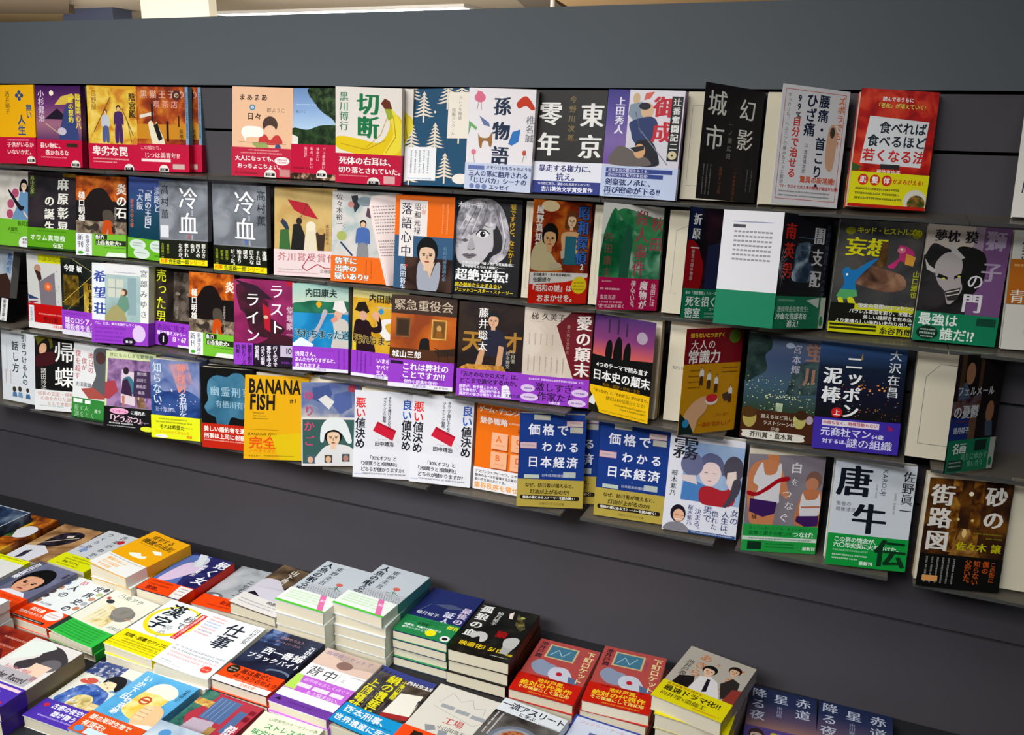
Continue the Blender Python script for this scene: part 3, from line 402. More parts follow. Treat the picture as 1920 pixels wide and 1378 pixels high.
BK('3f','201a18',mtn('炎'),(108,'74b838',MB_),'volcano paperback with an orange-trousered runner and dog, third row with the white label strip')
BK('3g',A('n','882858','a03468','6c1c48',8),[P([(4,10),(30,16),(60,40),(58,60),(90,84),(60,100),(30,90),(20,60),(10,50)],A('n','3c1428','501c34','2c1020',20)),P([(50,40),(64,50),(64,90),(54,84)],'b02030'),P([(0,0),(40,10),(70,34),(40,30)],'34142c'),P([(56,104),(70,90),(105,98),(105,112),(40,112)],'401428'),E(56,64,4,3,'c8b898'),R(92,0,13,8,'b01c30'),V('ライン',20,22,26,'f0e8ec','m',tr=1.2),V('ラスト',62,6,26,'f0e8ec','m',tr=1.2),V('堂場瞬一',92,44,14,'c8a8b8','mb')],
 (111,'28202c',[R(0,111,34,39,PUR),V('始動!',3,114,8.5,'302040','b',tr=.95),V('新シリーズ',13,114,8.5,'302040','b',tr=.82),V('警察小説の',24,114,8.5,'302040','b',tr=.82),V('岩倉剛。',37,114,8,'e8e0ec','b',tr=.95),V('ベテラン刑事、',47,114,8,'e8e0ec','b',tr=.66),V('事件を呼ぶ',58,114,8,'e8e0ec','b',tr=.9),V('行く先々で',69,114,8,'e8e0ec','b',tr=.9),R(82,112,23,20,'c0b4c8'),T('10',90,114,14,'383040','b'),G(84,140,20,4,'7838a0')]),'magenta and black paperback with slanted white katakana title, purple and black band')
SEAB=lambda dn:[]
BK('3h',A('g','a8c4b8','c8b8b8','488898','2888b0'),[X(0,0,105,36,A('g','98c0b8','c0ccb8','d0b0b0','a8c0b8')),P([(0,36),(20,32),(40,28),(70,30),(105,28),(105,44),(60,50),(30,58),(0,56)],A('n','286850','307858','205840',20)),X(0,50,105,60,A('n','2080b8','3090c4','1870a0',10)),P([(58,44),(66,46),(60,60),(40,96),(30,96),(50,66)],'b0a8b0'),P([(0,104),(16,92),(40,104),(36,110),(0,110)],'dce4e8'),P([(76,62),(84,56),(100,60),(105,70),(105,110),(74,110),(78,84)],'c4bcb4'),E(86,50,7,8,'d8a890'),P([(76,42),(80,28),(96,26),(102,44),(96,48)],'dcd8d4'),P([(72,60),(82,52),(86,60),(76,66)],'d89080'),P([(50,28),(56,34),(50,42),(44,34)],'d8a020'),T('内田康夫',24,8,15,'24302c','b'),T('汚れちまった道',4,78,16,'1c2830','m',tr=.92,oc='88b8c8')],
 (108,PUR,[T('浅見さん、',5,117,9,'f0e4f8','b'),T('あんたもやりすぎると、',5,127,8,'f0e4f8','b',tr=.92),T('消されますよ',5,137,8,'f0e4f8','b'),GV(96,110,34,3,'6c2c94'),GV(86,110,34,3,'6c2c94'),G(50,112,30,3,'7838a0'),R(0,144.5,105,5.5,'e0dce8'),T('文春文庫',44,144.5,5,'a890c8','b')]),'blue coast paperback with a road, a white-hatted figure and purple band')
BK('3i',A('g','ccc890','d8b048','c89828','b88820'),[X(0,16,105,92,A('n','d0a030','d8b040','b88820',12)),P([(46,60),(56,50),(80,46),(105,46),(105,52),(74,54),(62,60),(74,74),(105,84),(105,96),(66,84),(50,70)],'e0dcd8'),P([(2,104),(4,60),(14,52),(30,54),(38,64),(48,60),(44,48),(52,46),(56,68),(44,74),(36,74),(44,110),(8,110)],'2c2024'),P([(4,38),(10,24),(24,22),(32,38),(26,42)],'2c2420'),E(20,46,8,8,'d0a088'),P([(36,44),(42,36),(50,40),(50,54),(42,50)],'d8a088'),P([(54,30),(60,36),(54,42),(48,36)],'3888c0'),G(46,28,32,3,'b0c0c8'),T('内田康夫',30,8,15,'2c2c20','b'),R(2,90,6,16,'d8c030'),T('汚れちまった道',4,78,16,'201c14','m',tr=.92,oc='b8a058')],
 (106,PUR,[T('いま松山に、',48,115,9,'f0e4f8','b'),T('ヤバそうな',48,126,8.5,'f0e4f8','b'),T('三人、やって',48,136,8.5,'f0e4f8','b'),GV(10,108,34,3,'5c2484'),GV(18,108,34,3,'5c2484'),GV(26,110,34,3,'5c2484'),GV(36,110,20,3,'7838a0'),R(0,144.5,105,5.5,'e0dce8'),T('文春文庫',44,144.5,5,'a890c8','b')]),'yellow field paperback with a black-hatted figure and winding road, purple band')
BK('3j','3c2820',[X(0,30,105,72,A('n','b85c20','c87030','8c4018',8)),X(0,0,105,30,'40302a'),R(8,36,24,32,'5c3c24'),R(11,40,18,24,'3c2c20'),F(8,36,24,32,'806040',1.2),R(66,36,24,32,'a86c28'),R(69,39,18,26,'6c4c28'),E(78,50,4,5,'c89858'),P([(72,64),(74,54),(82,54),(85,64)],'905820'),F(66,36,24,32,'d8b060',1.5),P([(48,106),(48,76),(52,68),(62,68),(64,78),(66,106)],'201c20'),R(0,86,105,22,'50301c'),P([(70,86),(105,80),(105,92),(80,96)],'38281c'),L([(78,84),(80,104)],1,'222'),L([(92,84),(96,104)],1,'222'),L([(72,82),(105,92)],1,'222'),T('緊急重役会',4,6,19,'c8b49c','m'),T('城山三郎',4,90,12,'f0ece8','b')],
 (104,PUR,[R(3,107,20,5,'2c1c34'),T('これは弊社の',22,109,12.6,'f4ecf8','b'),T('ことですか!?',22,122,12.6,'f4ecf8','b'),G(20,134,70,3,'5c2484'),T('傑作小説集を復刊!',26,136,6.6,'e8d8f4','b'),R(0,143,105,7,'e4e0ea'),T('文春文庫',40,143.5,5.6,'a890c8','b'),G(76,145,22,3,'444')]),'brown boardroom picture paperback with framed portraits, purple band with white question',th=.012)
BK('3k',A('n','2a201a','382c22','201814',10),[T('天',6,44,36,'a87830','b'),T('才',70,44,34,'a87830','b'),P([(40,50),(50,42),(66,42),(74,50),(80,70),(78,100),(68,100),(66,84),(46,84),(44,76),(36,76)],'282838'),P([(36,76),(44,72),(40,96),(36,104),(28,104),(30,94)],'c89870'),P([(66,66),(74,68),(72,96),(64,104),(62,98)],'c89870'),P([(4,104),(16,98),(74,98),(80,108),(4,110)],A('n','c08838','d8a048','90602c',60))]+face(56,26,15,'d8a888','181418')+[V('藤井聡太',32,8,16,'f0ece8','m',tr=1.1),V('中村徹',86,72,7,'b0a898','m'),V('松本博文',78,74,7,'b0a898','m')],
 (106,PUR,[T('「天才のなかの天才」は、',2,110,8.6,'241830','b'),T('どこまで進化するのか。',5,120,9,'241830','b'),T('師匠が、若手棋士たちが、',5,131,5.6,'f0e4f8','b'),T('羽生善治が、渡辺明が語る',5,137,5.6,'f0e4f8','b'),T('異次元の強さの現在と未来。',5,143,5.6,'f0e4f8','b'),P([(74,130),(80,127),(86,130),(90,148),(74,148)],'ece4f0'),G(77,134,10,2,'b090c8'),G(77,138,10,2,'b090c8'),T('文春文庫',80,141,6,'50307c','b')]),'brown paperback of a young board-game player between two giant gold characters, purple band')
BK('3l',A('n','d0c0b0','d8cabc','c8b8a8',10),[P([(50,26),(72,4),(105,2),(105,108),(80,108)],'6c2028'),T('梯 久美子',10,8,12,'403838','m'),L([(8,22),(26,22)],.5,'888')]+[GV(8+i*9,40,18,2,'a09080') for i in range(5)]+[GV(8+i*9,76,24,2,'a09080') for i in range(7)]+[V('愛の顛末',80,8,24,'e8e0d8','mb'),V('恋と死と文学と',66,24,5.5,'b09080','m',tr=1.2)],
 (106,PUR,[G(12,110,84,3.4,'e0c8ec'),T('激しすぎる',22,116,15,'241830','m'),T('作家たち',26,131,15,'241830','m'),E(11,127,11,6,'d8c0e4'),E(92,128,13,6,'d8c0e4'),E(14,141,14,6,'d8c0e4'),E(88,144,14,6,'d8c0e4'),G(6,126,12,2.5,'50307c'),G(84,127,16,2.5,'50307c'),G(6,140,16,2.5,'50307c'),G(80,143,16,2.5,'50307c'),T('文春文庫',44,145,4.6,'f0e4f8','b')]),'beige and maroon diagonal paperback with a white vertical title, purple band')
BK('3m','1c1a1c',[X(0,0,105,66,A('g','50386c','804070','e06848','b04030')),E(84,26,9,9,'a898a8'),P([(22,60),(24,42),(30,36),(34,44),(34,62),(30,66),(26,66)],'181418'),P([(36,62),(38,42),(44,30),(50,36),(52,62),(46,70),(40,70)],'181418'),P([(54,62),(56,44),(62,36),(66,44),(66,62),(60,68)],'181418'),R(25,6,3,20,'403048'),R(41,4,3,22,'403048'),R(56,8,3,20,'403048'),P([(0,62),(40,64),(105,58),(105,70),(0,72)],'1c1a1c'),T('4つのテーマで読み直す',8,72,8.6,'ecebe8','b'),T('日本史の顛末',2,84,17,'ecebe8','b'),T('政治・経済・外交・文化',22,103,6,'806018','b')],
 (109,'e8b81c',[T('「きっかけ」と「それから」がわかると、',4,114,5.4,'332c10','b'),T('歴史は100倍面白くなる!',30,122,6.4,'665818','m'),G(46,132,54,2.5,'665818'),G(56,137,44,2.5,'665818'),P([(0,118),(14,138),(20,150),(0,150)],'242422'),P([(0,132),(6,124),(12,134),(10,140),(0,138)],'d8d8d4'),L([(18,146),(105,146)],.6,'554a10')]),'black and yellow paperback with three riders against a red sunset, pages showing at right',sp='L',page=1,th=.016)
BK('3n','c08820',[R(0,0,105,50,'782028'),E(90,12,11,10,'5c7828'),T('知らないとつまずく',8,6,7.4,'e0c030','b',tr=.95),T('大人の',10,16,14,'e8e0d8','m',tr=1.1),T('常識力',6,30,20,'ece6e0','b')]+[o for (x,y) in ((34,54),(48,60),(62,66),(90,82)) for o in fig(x,y,26,'e0dcd8','503828')]+[G(12,58,18,2,'705020'),G(10,66,20,2,'705020'),G(10,74,22,2,'705020'),G(10,82,24,2,'705020'),G(70,56,30,2,'705020'),G(70,62,30,2,'705020'),P([(0,150),(10,118),(30,100),(48,98),(48,116),(34,130),(26,150)],'d8a880'),E(56,102,12,8,'e4dcd4'),E(56,100,11,6,'c83038'),P([(74,96),(86,92),(90,104),(80,106)],'4c3c34'),P([(0,118),(20,136),(28,150),(0,150)],'20302c'),E(12,134,6,6,'3088b8'),T('この一冊で',62,122,6,'b87018','m'),T('一流の"おかしい"',34,134,8,'b03820','m')],None,'maroon over mustard paperback with tiny workers and a giant hand, cover swung open',page=[T('知らないと',8,66,6,'777','m')],th=.016)
BK('3o',A('g','5c6880','485878','405868','344438'),[P([(0,0),(30,4),(34,20),(26,30),(30,50),(14,62),(0,66)],A('n','2c3c38','384844','202c2c',40)),E(60,14,6,4,'a8b4c8'),P([(70,40),(105,30),(105,80),(60,84)],A('n','3c4c50','485c58','2c3838',40))]+petals(90,2,60,103,108,.9,['d8dc90','e8ecc0','a8b868'],4)+petals(30,30,84,80,90,1,['e8ecd0','d8e0b0'],7)+[X(48,96,10,14,A('n','a0b090','c8d0b0','607060',40)),V('宮本輝',64,12,13,'b8b8c8','m',tr=1.1),V('蛍川',82,8,28,'987060','mb',tr=1.2)],
 (108,'482c20',[E(12,120,10,14,'a89850'),E(10,112,12,8,'503820'),E(84,118,9,12,'b0a860'),E(86,110,9,7,'402c1c'),T('震えるほど美しい',28,113,6.6,'d0c8b8','m'),T('ラストシーンは',32,122,6.6,'d0c8b8','m'),T('圧巻',44,131,6.4,'d0c8b8','m'),P([(4,142),(10,138),(86,138),(92,142),(86,149),(10,149)],'d8d4c8'),T('芥川賞・直木賞',14,139,9,'38342c','b'),E(98,116,5,6,'a898a0')]),'moonlit firefly river paperback with a brown band and white label plate',page=1,th=.015)
BK('3p',A('g','3c5c90','1c2838','1c2030','141418'),[P([(50,24),(52,14),(53,24)],'a88848')]+petals(60,30,50,100,104,.8,['c87030','d8a050','8090a8','a03828'],5)+petals(14,50,56,90,66,1.4,['e08838','f0b060'],6)+[V('大沢在昌',84,8,15,'e0e4e8','m',tr=1.1),V('泥棒',6,36,24,'ecedee','mb',tr=1.1),V('ニッポン',32,18,22,'ecedee','mb',tr=1.0),E(27,98,7,7,'c82828'),T('上',22.5,93.5,9,'f0e8e0','b')],
 (106,'4434a0',[R(10,109,70,8,'e4dce4'),T('仲間もなく、特殊技能もない',11,110,5.2,'b02c3c','b'),T('元商社マン',9,119,12.5,'dcdcf0','b'),T('64歳',72,124,7,'dcdcf0','b'),T('対するは、',12,135,7,'dcdcf0','b'),T('謎の組織',42,132,14,'dcdcf0','m'),P([(90,110),(94,112),(98,116),(92,118)],'a02858')]),'navy night city paperback with white title and a red volume dot, violet band')
BK('3q',A('n','241e20','2c2628','181618',10),[P([(8,40),(24,34),(34,50),(36,64),(10,64)],'506078'),E(30,24,10,14,'a87858'),X(8,0,10,40,'503c2c'),X(50,0,8,50,'503c2c'),P([(0,60),(60,50),(60,70),(0,76)],A('n','684838','506080','302838',40)),R(0,80,50,30,'283878'),X(40,80,16,30,'68503c'),E(84,74,9,14,'986c50'),P([(76,86),(92,86),(96,106),(80,106)],'485468'),T('フェルメール',6,40,13,'c8c8cc','mb',tr=1.05),T('の憂鬱',4,64,18,'d0d0d4','mb'),T('望月諒子',8,92,8.6,'c8d0d8','b'),G(8,84,44,2,'803840')],
 (108,'127a58',[T('名画',10,112,15,'e8ece8','mb'),R(58,110,26,14,'1c3430'),T('盗りにゆかす',30,126,10,'80b898','m'),T('集い合う',46,136,9,'80b898','m'),R(4,134,32,14,'204838'),G(6,136,26,2,'c0d0c8'),G(6,141,26,2,'c0d0c8'),R(92,108,13,42,'b0b4ac'),E(98,140,4,6,'207850')]),'dark painting paperback half open over a cream title page, green band, third row',page=[L([(80,22),(30,22),(14,40),(14,130),(80,130)],.7,'777'),T('フェルメー',52,44,5,'888','m'),G(70,58,16,2,'888')],th=.018)
# row 4
BK('4a','d4d8dc',[V('引きつける人の',58,6,15,'30404c','b',tr=1.02),V('話し方',30,22,20,'30404c','b',tr=1.15),G(28,6,22,2.5,'889'),GV(14,30,60,2,'99a'),GV(10,84,30,2,'c05050'),GV(24,84,30,2,'c05050'),E(34,124,5,6,'403830'),E(50,122,5,6,'403830'),P([(28,140),(30,130),(40,130),(42,140)],'5078a0'),P([(44,140),(46,129),(56,129),(58,140)],'7090b0'),V('ト',92,2,9,'30404c','b'),E(72,122,4,5,'403830'),P([(66,140),(68,130),(78,130),(80,140)],'406890')],None,'pale paperback with black vertical title and cartoon heads, bottom row, left end',flat=1)
BK('4b',A('n','1c1418','28181c','141014',10),[P([(0,0),(36,0),(38,20),(24,30),(8,22)],'605c1c'),P([(6,20),(22,4),(30,8),(32,24),(28,34),(12,34)],'201c1c'),P([(10,22),(16,14),(24,16),(24,28),(18,34),(10,34)],'d0a080'),P([(0,44),(16,34),(40,30),(44,50),(20,60),(0,60)],'402024'),V('諸田玲子',12,64,12,'d0ccc8','m'),V('帰蝶',40,8,44,'ecebe8','m',tr=1.15),P([(80,20),(92,10),(96,30),(88,50)],'c8c8c8'),P([(86,60),(94,56),(98,80),(90,84)],'6c2020')],
 (108,'dcdcdc',[T('信長の正室・帰蝶',6,111,9.4,'c08878','m'),T('の命をかけた闘い',12,121,9,'c08878','m'),T('として本能寺に',26,131,9,'c08878','m'),G(10,140,50,2,'70a090'),E(88,144,14,4,'408860')]),'black paperback with a nobleman in profile and big white brush title, pale band, bottom row',back=1)
BK('4c','dcdcdc',[P([(50,10),(70,4),(96,10),(100,60),(90,100),(60,96),(46,84),(56,60),(50,40)],'585c60'),E(66,24,12,12,'503838'),P([(20,90),(50,84),(90,104),(40,108)],'a05048'),V('僕を殺す',4,14,14,'b05050','m',tr=1.05),V('僕が',20,28,13,'b04848','m'),V('昨日の',36,16,14,'b05050','m'),T('太田紫織',6,76,10,'506068','m')],
 (108,'38803c',[R(4,110,22,8,'e0e8e0'),R(32,111,14,7,'e0e8e0'),T('殺す人',6,122,12,'90c090','m'),T('謎をとく',6,134,13,'90c090','m',oc='2c6430'),T('違う',56,126,8,'d8e8d8','m'),R(0,146,105,4,'284c2c')]),'white paperback with red vertical characters and a dark-haired figure, green band, bottom row')
BK('4d','c8d0a0',[X(4,14,96,92,A('n','806088','a07ca8','503c68',30)),P([(0,60),(20,56),(28,76),(10,92),(0,92)],'a04048'),P([(34,34),(62,38),(64,102),(34,98)],'d0c0c8'),P([(36,54),(50,46),(60,56),(66,74),(56,80),(40,76)],'407080'),E(43,36,6,7,'342830'),P([(36,56),(46,50),(54,66),(58,84),(34,80)],'3c2840'),P([(36,84),(42,84),(42,102),(38,104)],'c07050'),P([(66,84),(80,80),(88,104),(70,106)],A('n','806048','a88868','504030',50)),T('世にもふしぎな動物園',8,3,8,'506848','m',tr=1.15),GV(70,40,50,3,'c8b8c8'),GV(84,40,50,3,'c8b8c8'),V('東川篤哉',76,34,8,'c8b8c8','m'),X(60,34,40,50,'40304c'),T('東川篤',66,36,7,'c8b8c8','m'),T('白河三',66,48,7,'c8b8c8','m'),T('鹿島田',66,60,7,'c8b8c8','m'),T('似鳥',70,72,7,'c8b8c8','m')],
 (106,'1c1c20',[E(32,114,20,6,'e0a0c0'),T('ペンネーム',16,111,6.6,'a04070','b'),T('に隠れた',56,111,8,'e0e0e0','b'),T('「どうぶつ」',6,121,15,'e0b8cc','mb',tr=.9),T('チャー',78,130,6,'a08898','b'),G(12,136,50,3,'e0e0e0'),G(8,142,60,2,'c8c8c8'),E(92,144,14,5,'d0d838')]),'violet fairytale paperback with a swing girl and black band with pink words')
BK('4e',A('n','6c7ca8','8c90b8','485890',16),[P([(0,50),(30,60),(70,54),(105,70),(105,106),(0,106)],A('n','304880','405890','243868',20)),P([(40,8),(80,4),(90,40),(60,60)],A('n','b08898','c8a0a0','8078a0',24)),V('知らない',4,6,20,'c8dce4','m'),V('神様の',56,4,20,'e08870','m'),V('名前を',60,60,18,'d0d8e8','m',tr=.9),T('五十嵐貴久',8,90,9,'b0b8d0','m')]+petals(20,10,50,100,100,1.6,['e0c0d0','d0d8e8'],8),
 (106,'dce028',[G(18,111,60,3,'606418'),G(10,117,78,3,'606418'),T('それは希望だ──',18,123,9,'383c14','b'),T('いま私の中から本当の音',10,134,6.6,'d8a020','m'),T('楽譜',76,141,6,'e07820','b'),E(22,146,14,3,'eceef0'),G(12,145,20,2,'667')]),'blue watercolour paperback with orange and white vertical title, lime yellow band, bottom row',back=1)
BK('4f','16191e',[P([(20,106),(12,86),(6,74),(14,60),(12,44),(16,24),(32,14),(52,16),(66,8),(84,10),(92,30),(88,60),(92,86),(80,92),(60,90),(50,106)],A('n','3c6c88','508098','2c5468',10)),P([(12,86),(28,92),(30,106),(0,106),(0,70)],'16191e'),T('幽霊刑事',18,34,19,'98b8c8','m',tr=1.12),T('有栖川有栖',28,60,14,'90b0c0','m')],
 (104,'b42c20',[T('美しい婚約者を遺して',4,109,10.4,'f0e4dc','b'),T('刑事は上司に射殺され',4,122,10.4,'f0e4dc','b'),G(4,134,90,2.6,'e0a898')]),'black paperback with a blue glowing profile silhouette and red band, bottom row',th=.0125,back=1)
BK('4g','e0a818',[T('BANANA',6,6,23,'282418','bc'),T('FISH',8,33,25,'282418','bc'),T('#1',74,38,10,'282418','b'),T('バナナフィッシュ',68,28,4.4,'705010',''),G(14,66,18,2,'705818'),G(14,71,22,2,'705818'),G(14,76,26,2,'705818'),G(8,96,50,1,'906818'),T('BANANA FISH',6,101,7,'403014','i'),T('完全',8,109,23,'e0581c','b'),T('ノベライズ!!',8,131,7.6,'e0581c','i'),P([(44,106),(105,98),(105,150),(60,150)],'d8b81c'),T('キャスター',8,142,4,'403014','b'),G(34,142,50,2,'907018')],None,'bright yellow paperback with heavy black capitals, corner lifting forward, bottom row',th=.0125,back=1,flat=1)
BK('4h','e4dcd8',[X(0,0,105,62,A('n','7884a8','4858a0','c8c0b8',10)),P([(20,10),(50,4),(56,20),(44,40),(20,30)],'4c5c90'),P([(60,20),(90,14),(92,44),(70,56),(56,40)],'5868a0'),P([(30,30),(44,22),(60,34),(50,48)],'e4e0dc'),E(92,10,8,7,'b0485c'),R(2,66,103,80,'40605c'),P([(26,146),(34,124),(50,112),(80,112),(96,122),(102,146)],'dcdcdc')]+face(58,96,22,'ecc8a8','201818')+[P([(34,104),(36,80),(46,66),(62,62),(80,70),(92,104),(84,108),(74,92),(60,84),(44,90),(40,106)],'e4e8e8'),R(8,130,16,16,'506070'),E(16,139,5,6,'d8b090'),R(42,130,14,14,'584c40'),E(49,138,5,6,'d8b090'),R(74,128,14,14,'405058'),E(81,136,5,6,'b08070'),V('ゆりかご',4,14,20,'d05078','m',tr=1.35),R(0,147,105,3,'e4dcd8')],None,'paperback with swirling blue top and a cook in a white headscarf, corner lifting, bottom row',back=1,flat=1)
NED=[V('悪い',2,12,18.5,'e02c28','b',tr=.95),V('値決め',2,47,18.5,'1c2028','b',tr=.95),V('良い',85,12,18.5,'2c5cb0','b',tr=.95),V('値決め',85,47,18.5,'1c2028','b',tr=.95),V('きちんと儲けるための',60,8,6,'445','b',tr=.9),V('プライシング戦略',51,10,6,'445','b',tr=.9),P([(42,52),(76,66),(70,84),(34,68)],'c8283c'),P([(42,52),(76,66),(75,69),(41,55)],'a02030'),L([(74,74),(84,82),(80,88),(76,80)],.5,'c8c0c0'),G(44,82,24,1,'889'),T('田中靖浩',38,86,8.6,'303438','b')]
NEDB=[T('「30%オフ!」と',26,111,8,'303438','b',tr=.94),T('「3個買うと1個無料!」',10,121,7.8,'303438','b',tr=.94),T('どちらが儲かりますか?',14,131,8.2,'303438','b',tr=.93),G(16,141,80,2.6,'667'),G(3,143,12,2,'90a8d8')]
BK('4i','e0dfe4',NED,(100,'e4e3e8',NEDB),'white paperback with red price tag and red-blue titles, left one of two alike',back=1,flat=1)
BK('4j','e0dfe4',NED,(100,'e4e3e8',NEDB),'white paperback with red price tag and red-blue titles, right one of two alike',back=1,flat=1)
BK('4k','e87020',[T('ゲーム・チェンジャーの',4,8,11,'ece4dc','b',tr=.78),T('Reconstruct Your Business',6,19,4,'884010',''),T('競争戦略',6,26,12,'ece4dc','b'),G(56,30,40,3,'f0d0b8'),T('内田和成',72,38,8,'382010','b')]+[o for x,y,c in ((28,50,'A'),(62,50,'C'),(28,82,'B'),(62,82,'D')) for o in (R(x+2,y+2,28,28,'a04818'),R(x,y,28,28,'ecae88'),T(c,x+8,y+3,14,'e07030','b'),G(x+7,y+20,16,1.5,'d08050'))],
 (112,'e4e2e4',[T('アマゾンウェブサービス、スポティファイ',3,116,5.2,'333','b'),T('競争のルールを破壊する企業の',3,123,5.2,'333','b'),T('戦い方を明らかにする。',3,130,5.2,'333','b'),T('業界秩序を壊せ',2,137,11,'e8a048','b')]),'orange business paperback with four lettered key tiles, white band, bottom row',sp='L')
NIK=[R(22,2,26,8,'b8b8a8'),R(74,10,26,9,'c8b4b0'),R(80,20,20,9,'b8b4a4'),R(2,46,26,10,'c8b0b4'),R(72,92,20,9,'b0b8b4'),R(10,98,24,6,'b8c4b4'),F(74,10,26,9,'c07080',.6),F(2,46,26,10,'c07080',.6),G(78,13,18,1.5,'a08888'),G(5,50,20,2,'a08888'),T('価格で',14,16,19,'e4e4ec','b',tr=1.18),T('わかる',36,44,17,'e4e4ec','b',tr=1.25),T('日本経済',14,68,18.5,'e4e4ec','b',tr=1.12),T('日本経済新聞社 編',38,96,5,'c8ccdc',''),E(54,91,1,1,'889')]
NIKB=[T('なぜ、訪日客が増えると、',12,111,7.2,'302c1c','b',tr=.95),T('灯油が上がるのか?',20,121,8,'302c1c','b',tr=.95),R(8,131,88,7,'28241c'),E(8,134.5,3.5,3.5,'28241c'),E(96,134.5,3.5,3.5,'28241c'),T('価格の裏にあるストーリーを読み解く!',9,132,5,'e8e4d8','b',tr=.97),T('日経ビジネス人文庫',36,142,4.4,'5c5228','')]
BK('4l','243c80',NIK,(105,'b09c48',NIKB),'navy economics paperback with small price tags and gold band, left end of the three alike',sp='L',copies=[(.026,.013)],back=0,flat=1)
BK('4m','243c80',NIK,(105,'b09c48',NIKB),'navy economics paperback with small price tags and gold band, beside the white fog-title book',sp='L',back=1)
BK('4n','dcdce4',[X(22,10,83,90,A('n','98b0d0','a8bcd8','88a0c8',8)),P([(22,100),(24,72),(36,66),(60,76),(66,100)],'4c7cb8'),P([(50,100),(48,80),(60,74),(80,78),(96,72),(96,98),(70,104)],'a82c34'),E(60,52,15,22,'e4ccc8'),P([(42,60),(44,36),(56,24),(72,28),(80,44),(78,56),(70,40),(56,38),(48,48)],'5c6080'),E(34,44,16,18,'686c8c'),P([(20,62),(40,60),(44,74),(22,70)],'d8c8c8'),E(92,44,14,20,'504c58'),P([(84,50),(96,46),(98,66),(90,76),(84,66)],'e0ccc4'),P([(94,60),(104,60),(102,80),(90,100),(82,104),(90,84)],'484450'),L([(52,54),(57,54)],.8,'334'),L([(64,54),(69,54)],.8,'334'),L([(58,66),(63,66)],1,'a05058'),T('霧',4,2,38,'2c2c34','m'),V('桜木紫乃',6,56,9,'383840','m',tr=1.15)],
 (103,'dcdce6',[E(21,122,11,14,'28242c'),E(22,125,8,10,'e0b090'),L([(14,124),(30,125)],.8,'a04040'),L([(18,131),(26,131)],1.2,'f4ecec'),P([(3,150),(6,140),(16,136),(28,136),(38,144),(40,150)],'848088'),V('女の',94,104,12,'384878','m'),V('人生は、',82,108,11,'384878','m',tr=.95),V('惚れた',68,110,10,'384878','m'),V('男で',56,104,13,'384878','m'),V('決まる。',44,110,10,'384878','m',tr=.95),V('桜木紫乃',34,106,8,'384878','m'),R(38,145,66,5,'2c4c80'),G(42,146,58,2.4,'c0c8dc')]),'white and blue paperback with three drawn heads and a large black title')
BK('4o',A('n','847c84','8c848c','7c747c',8),[P([(24,0),(40,0),(42,8),(36,14),(28,10)],'c87c4c'),P([(0,40),(6,16),(22,8),(40,10),(46,20),(60,60),(56,66),(44,60),(42,100),(38,108),(14,108),(6,96)],'c88058'),P([(18,12),(24,30),(38,28),(42,14),(46,18),(46,60),(44,74),(12,70),(16,50),(8,40)],'dcd8dc'),P([(2,56),(14,58),(28,48),(42,36),(56,32),(58,38),(44,42),(30,54),(14,64),(2,62)],'a81c28'),P([(6,68),(44,72),(42,90),(26,96),(6,88)],'40285c'),E(92,36,11,14,'7c5c50'),E(90,42,9,10,'c08060'),P([(76,60),(84,50),(98,50),(105,60),(105,108),(82,108),(70,100)],'c07850'),P([(78,56),(84,66),(98,64),(102,56),(104,88),(78,92)],'dcd8dc'),P([(74,92),(104,90),(104,106),(86,108),(72,100)],'40285c'),L([(78,78),(104,76)],3,'b87050'),V('白',58,10,17,'e4e0e4','b'),V('を',60,34,12,'e4e0e4','m'),V('つ',50,52,14,'e4e0e4','m'),V('な',54,70,14,'e4e0e4','m'),V('ぐ',48,88,15,'e4e0e4','m'),V('橘',10,92,8,'503028','m')],
 (107,'2c9c48',[T('辛くても苦しくても、あきらめない',8,110,5.4,'28603c','m'),T('故郷と選手の想いを',8,117,7,'1c4c2c','m'),T('つなげ!',70,116,9,'e4f0e4','mb'),R(0,126,105,6,'d0dcd0'),G(8,128,90,2.4,'508060'),R(8,134,20,13,'1c3828'),G(34,136,40,2,'1c5c30'),G(34,141,40,2,'1c5c30'),T('最新刊',86,139,6,'e4f0e4','mb')]),'grey paperback with two relay runners and red sash, green band, bottom row',page=1,th=.015)
BK('4p','ccd2da',[T('唐',4,6,46,'20242c','mb'),T('牛',28,58,46,'20242c','mb'),V('佐野眞一',88,8,16,'20242c','m'),V('KAROUJI',62,8,9,'283038','r'),V('KENTARO',55,30,4,'556','r'),V('SANO SHINICHI',80,40,4,'556','r'),T('敗者の',6,58,6.6,'556',''),T('戦後漂流',6,66,6.6,'556','')],
 (104,'1c9440',[T('この男の情念が、',8,108,8,'d8ecdc','b',tr=.94),T('六〇年安保に火をつけた。',8,116,8,'d8ecdc','b',tr=.94),T('伝',62,106,42,'183828','mb'),G(8,126,46,3,'90c8a0'),G(8,133,46,2.6,'c8e0cc'),G(8,138,34,2.6,'c8e0cc'),T('最新刊',44,141,6,'e4f0e4','mb')]),'white paperback with giant black characters running onto its green band, bottom row',page=1,th=.015)
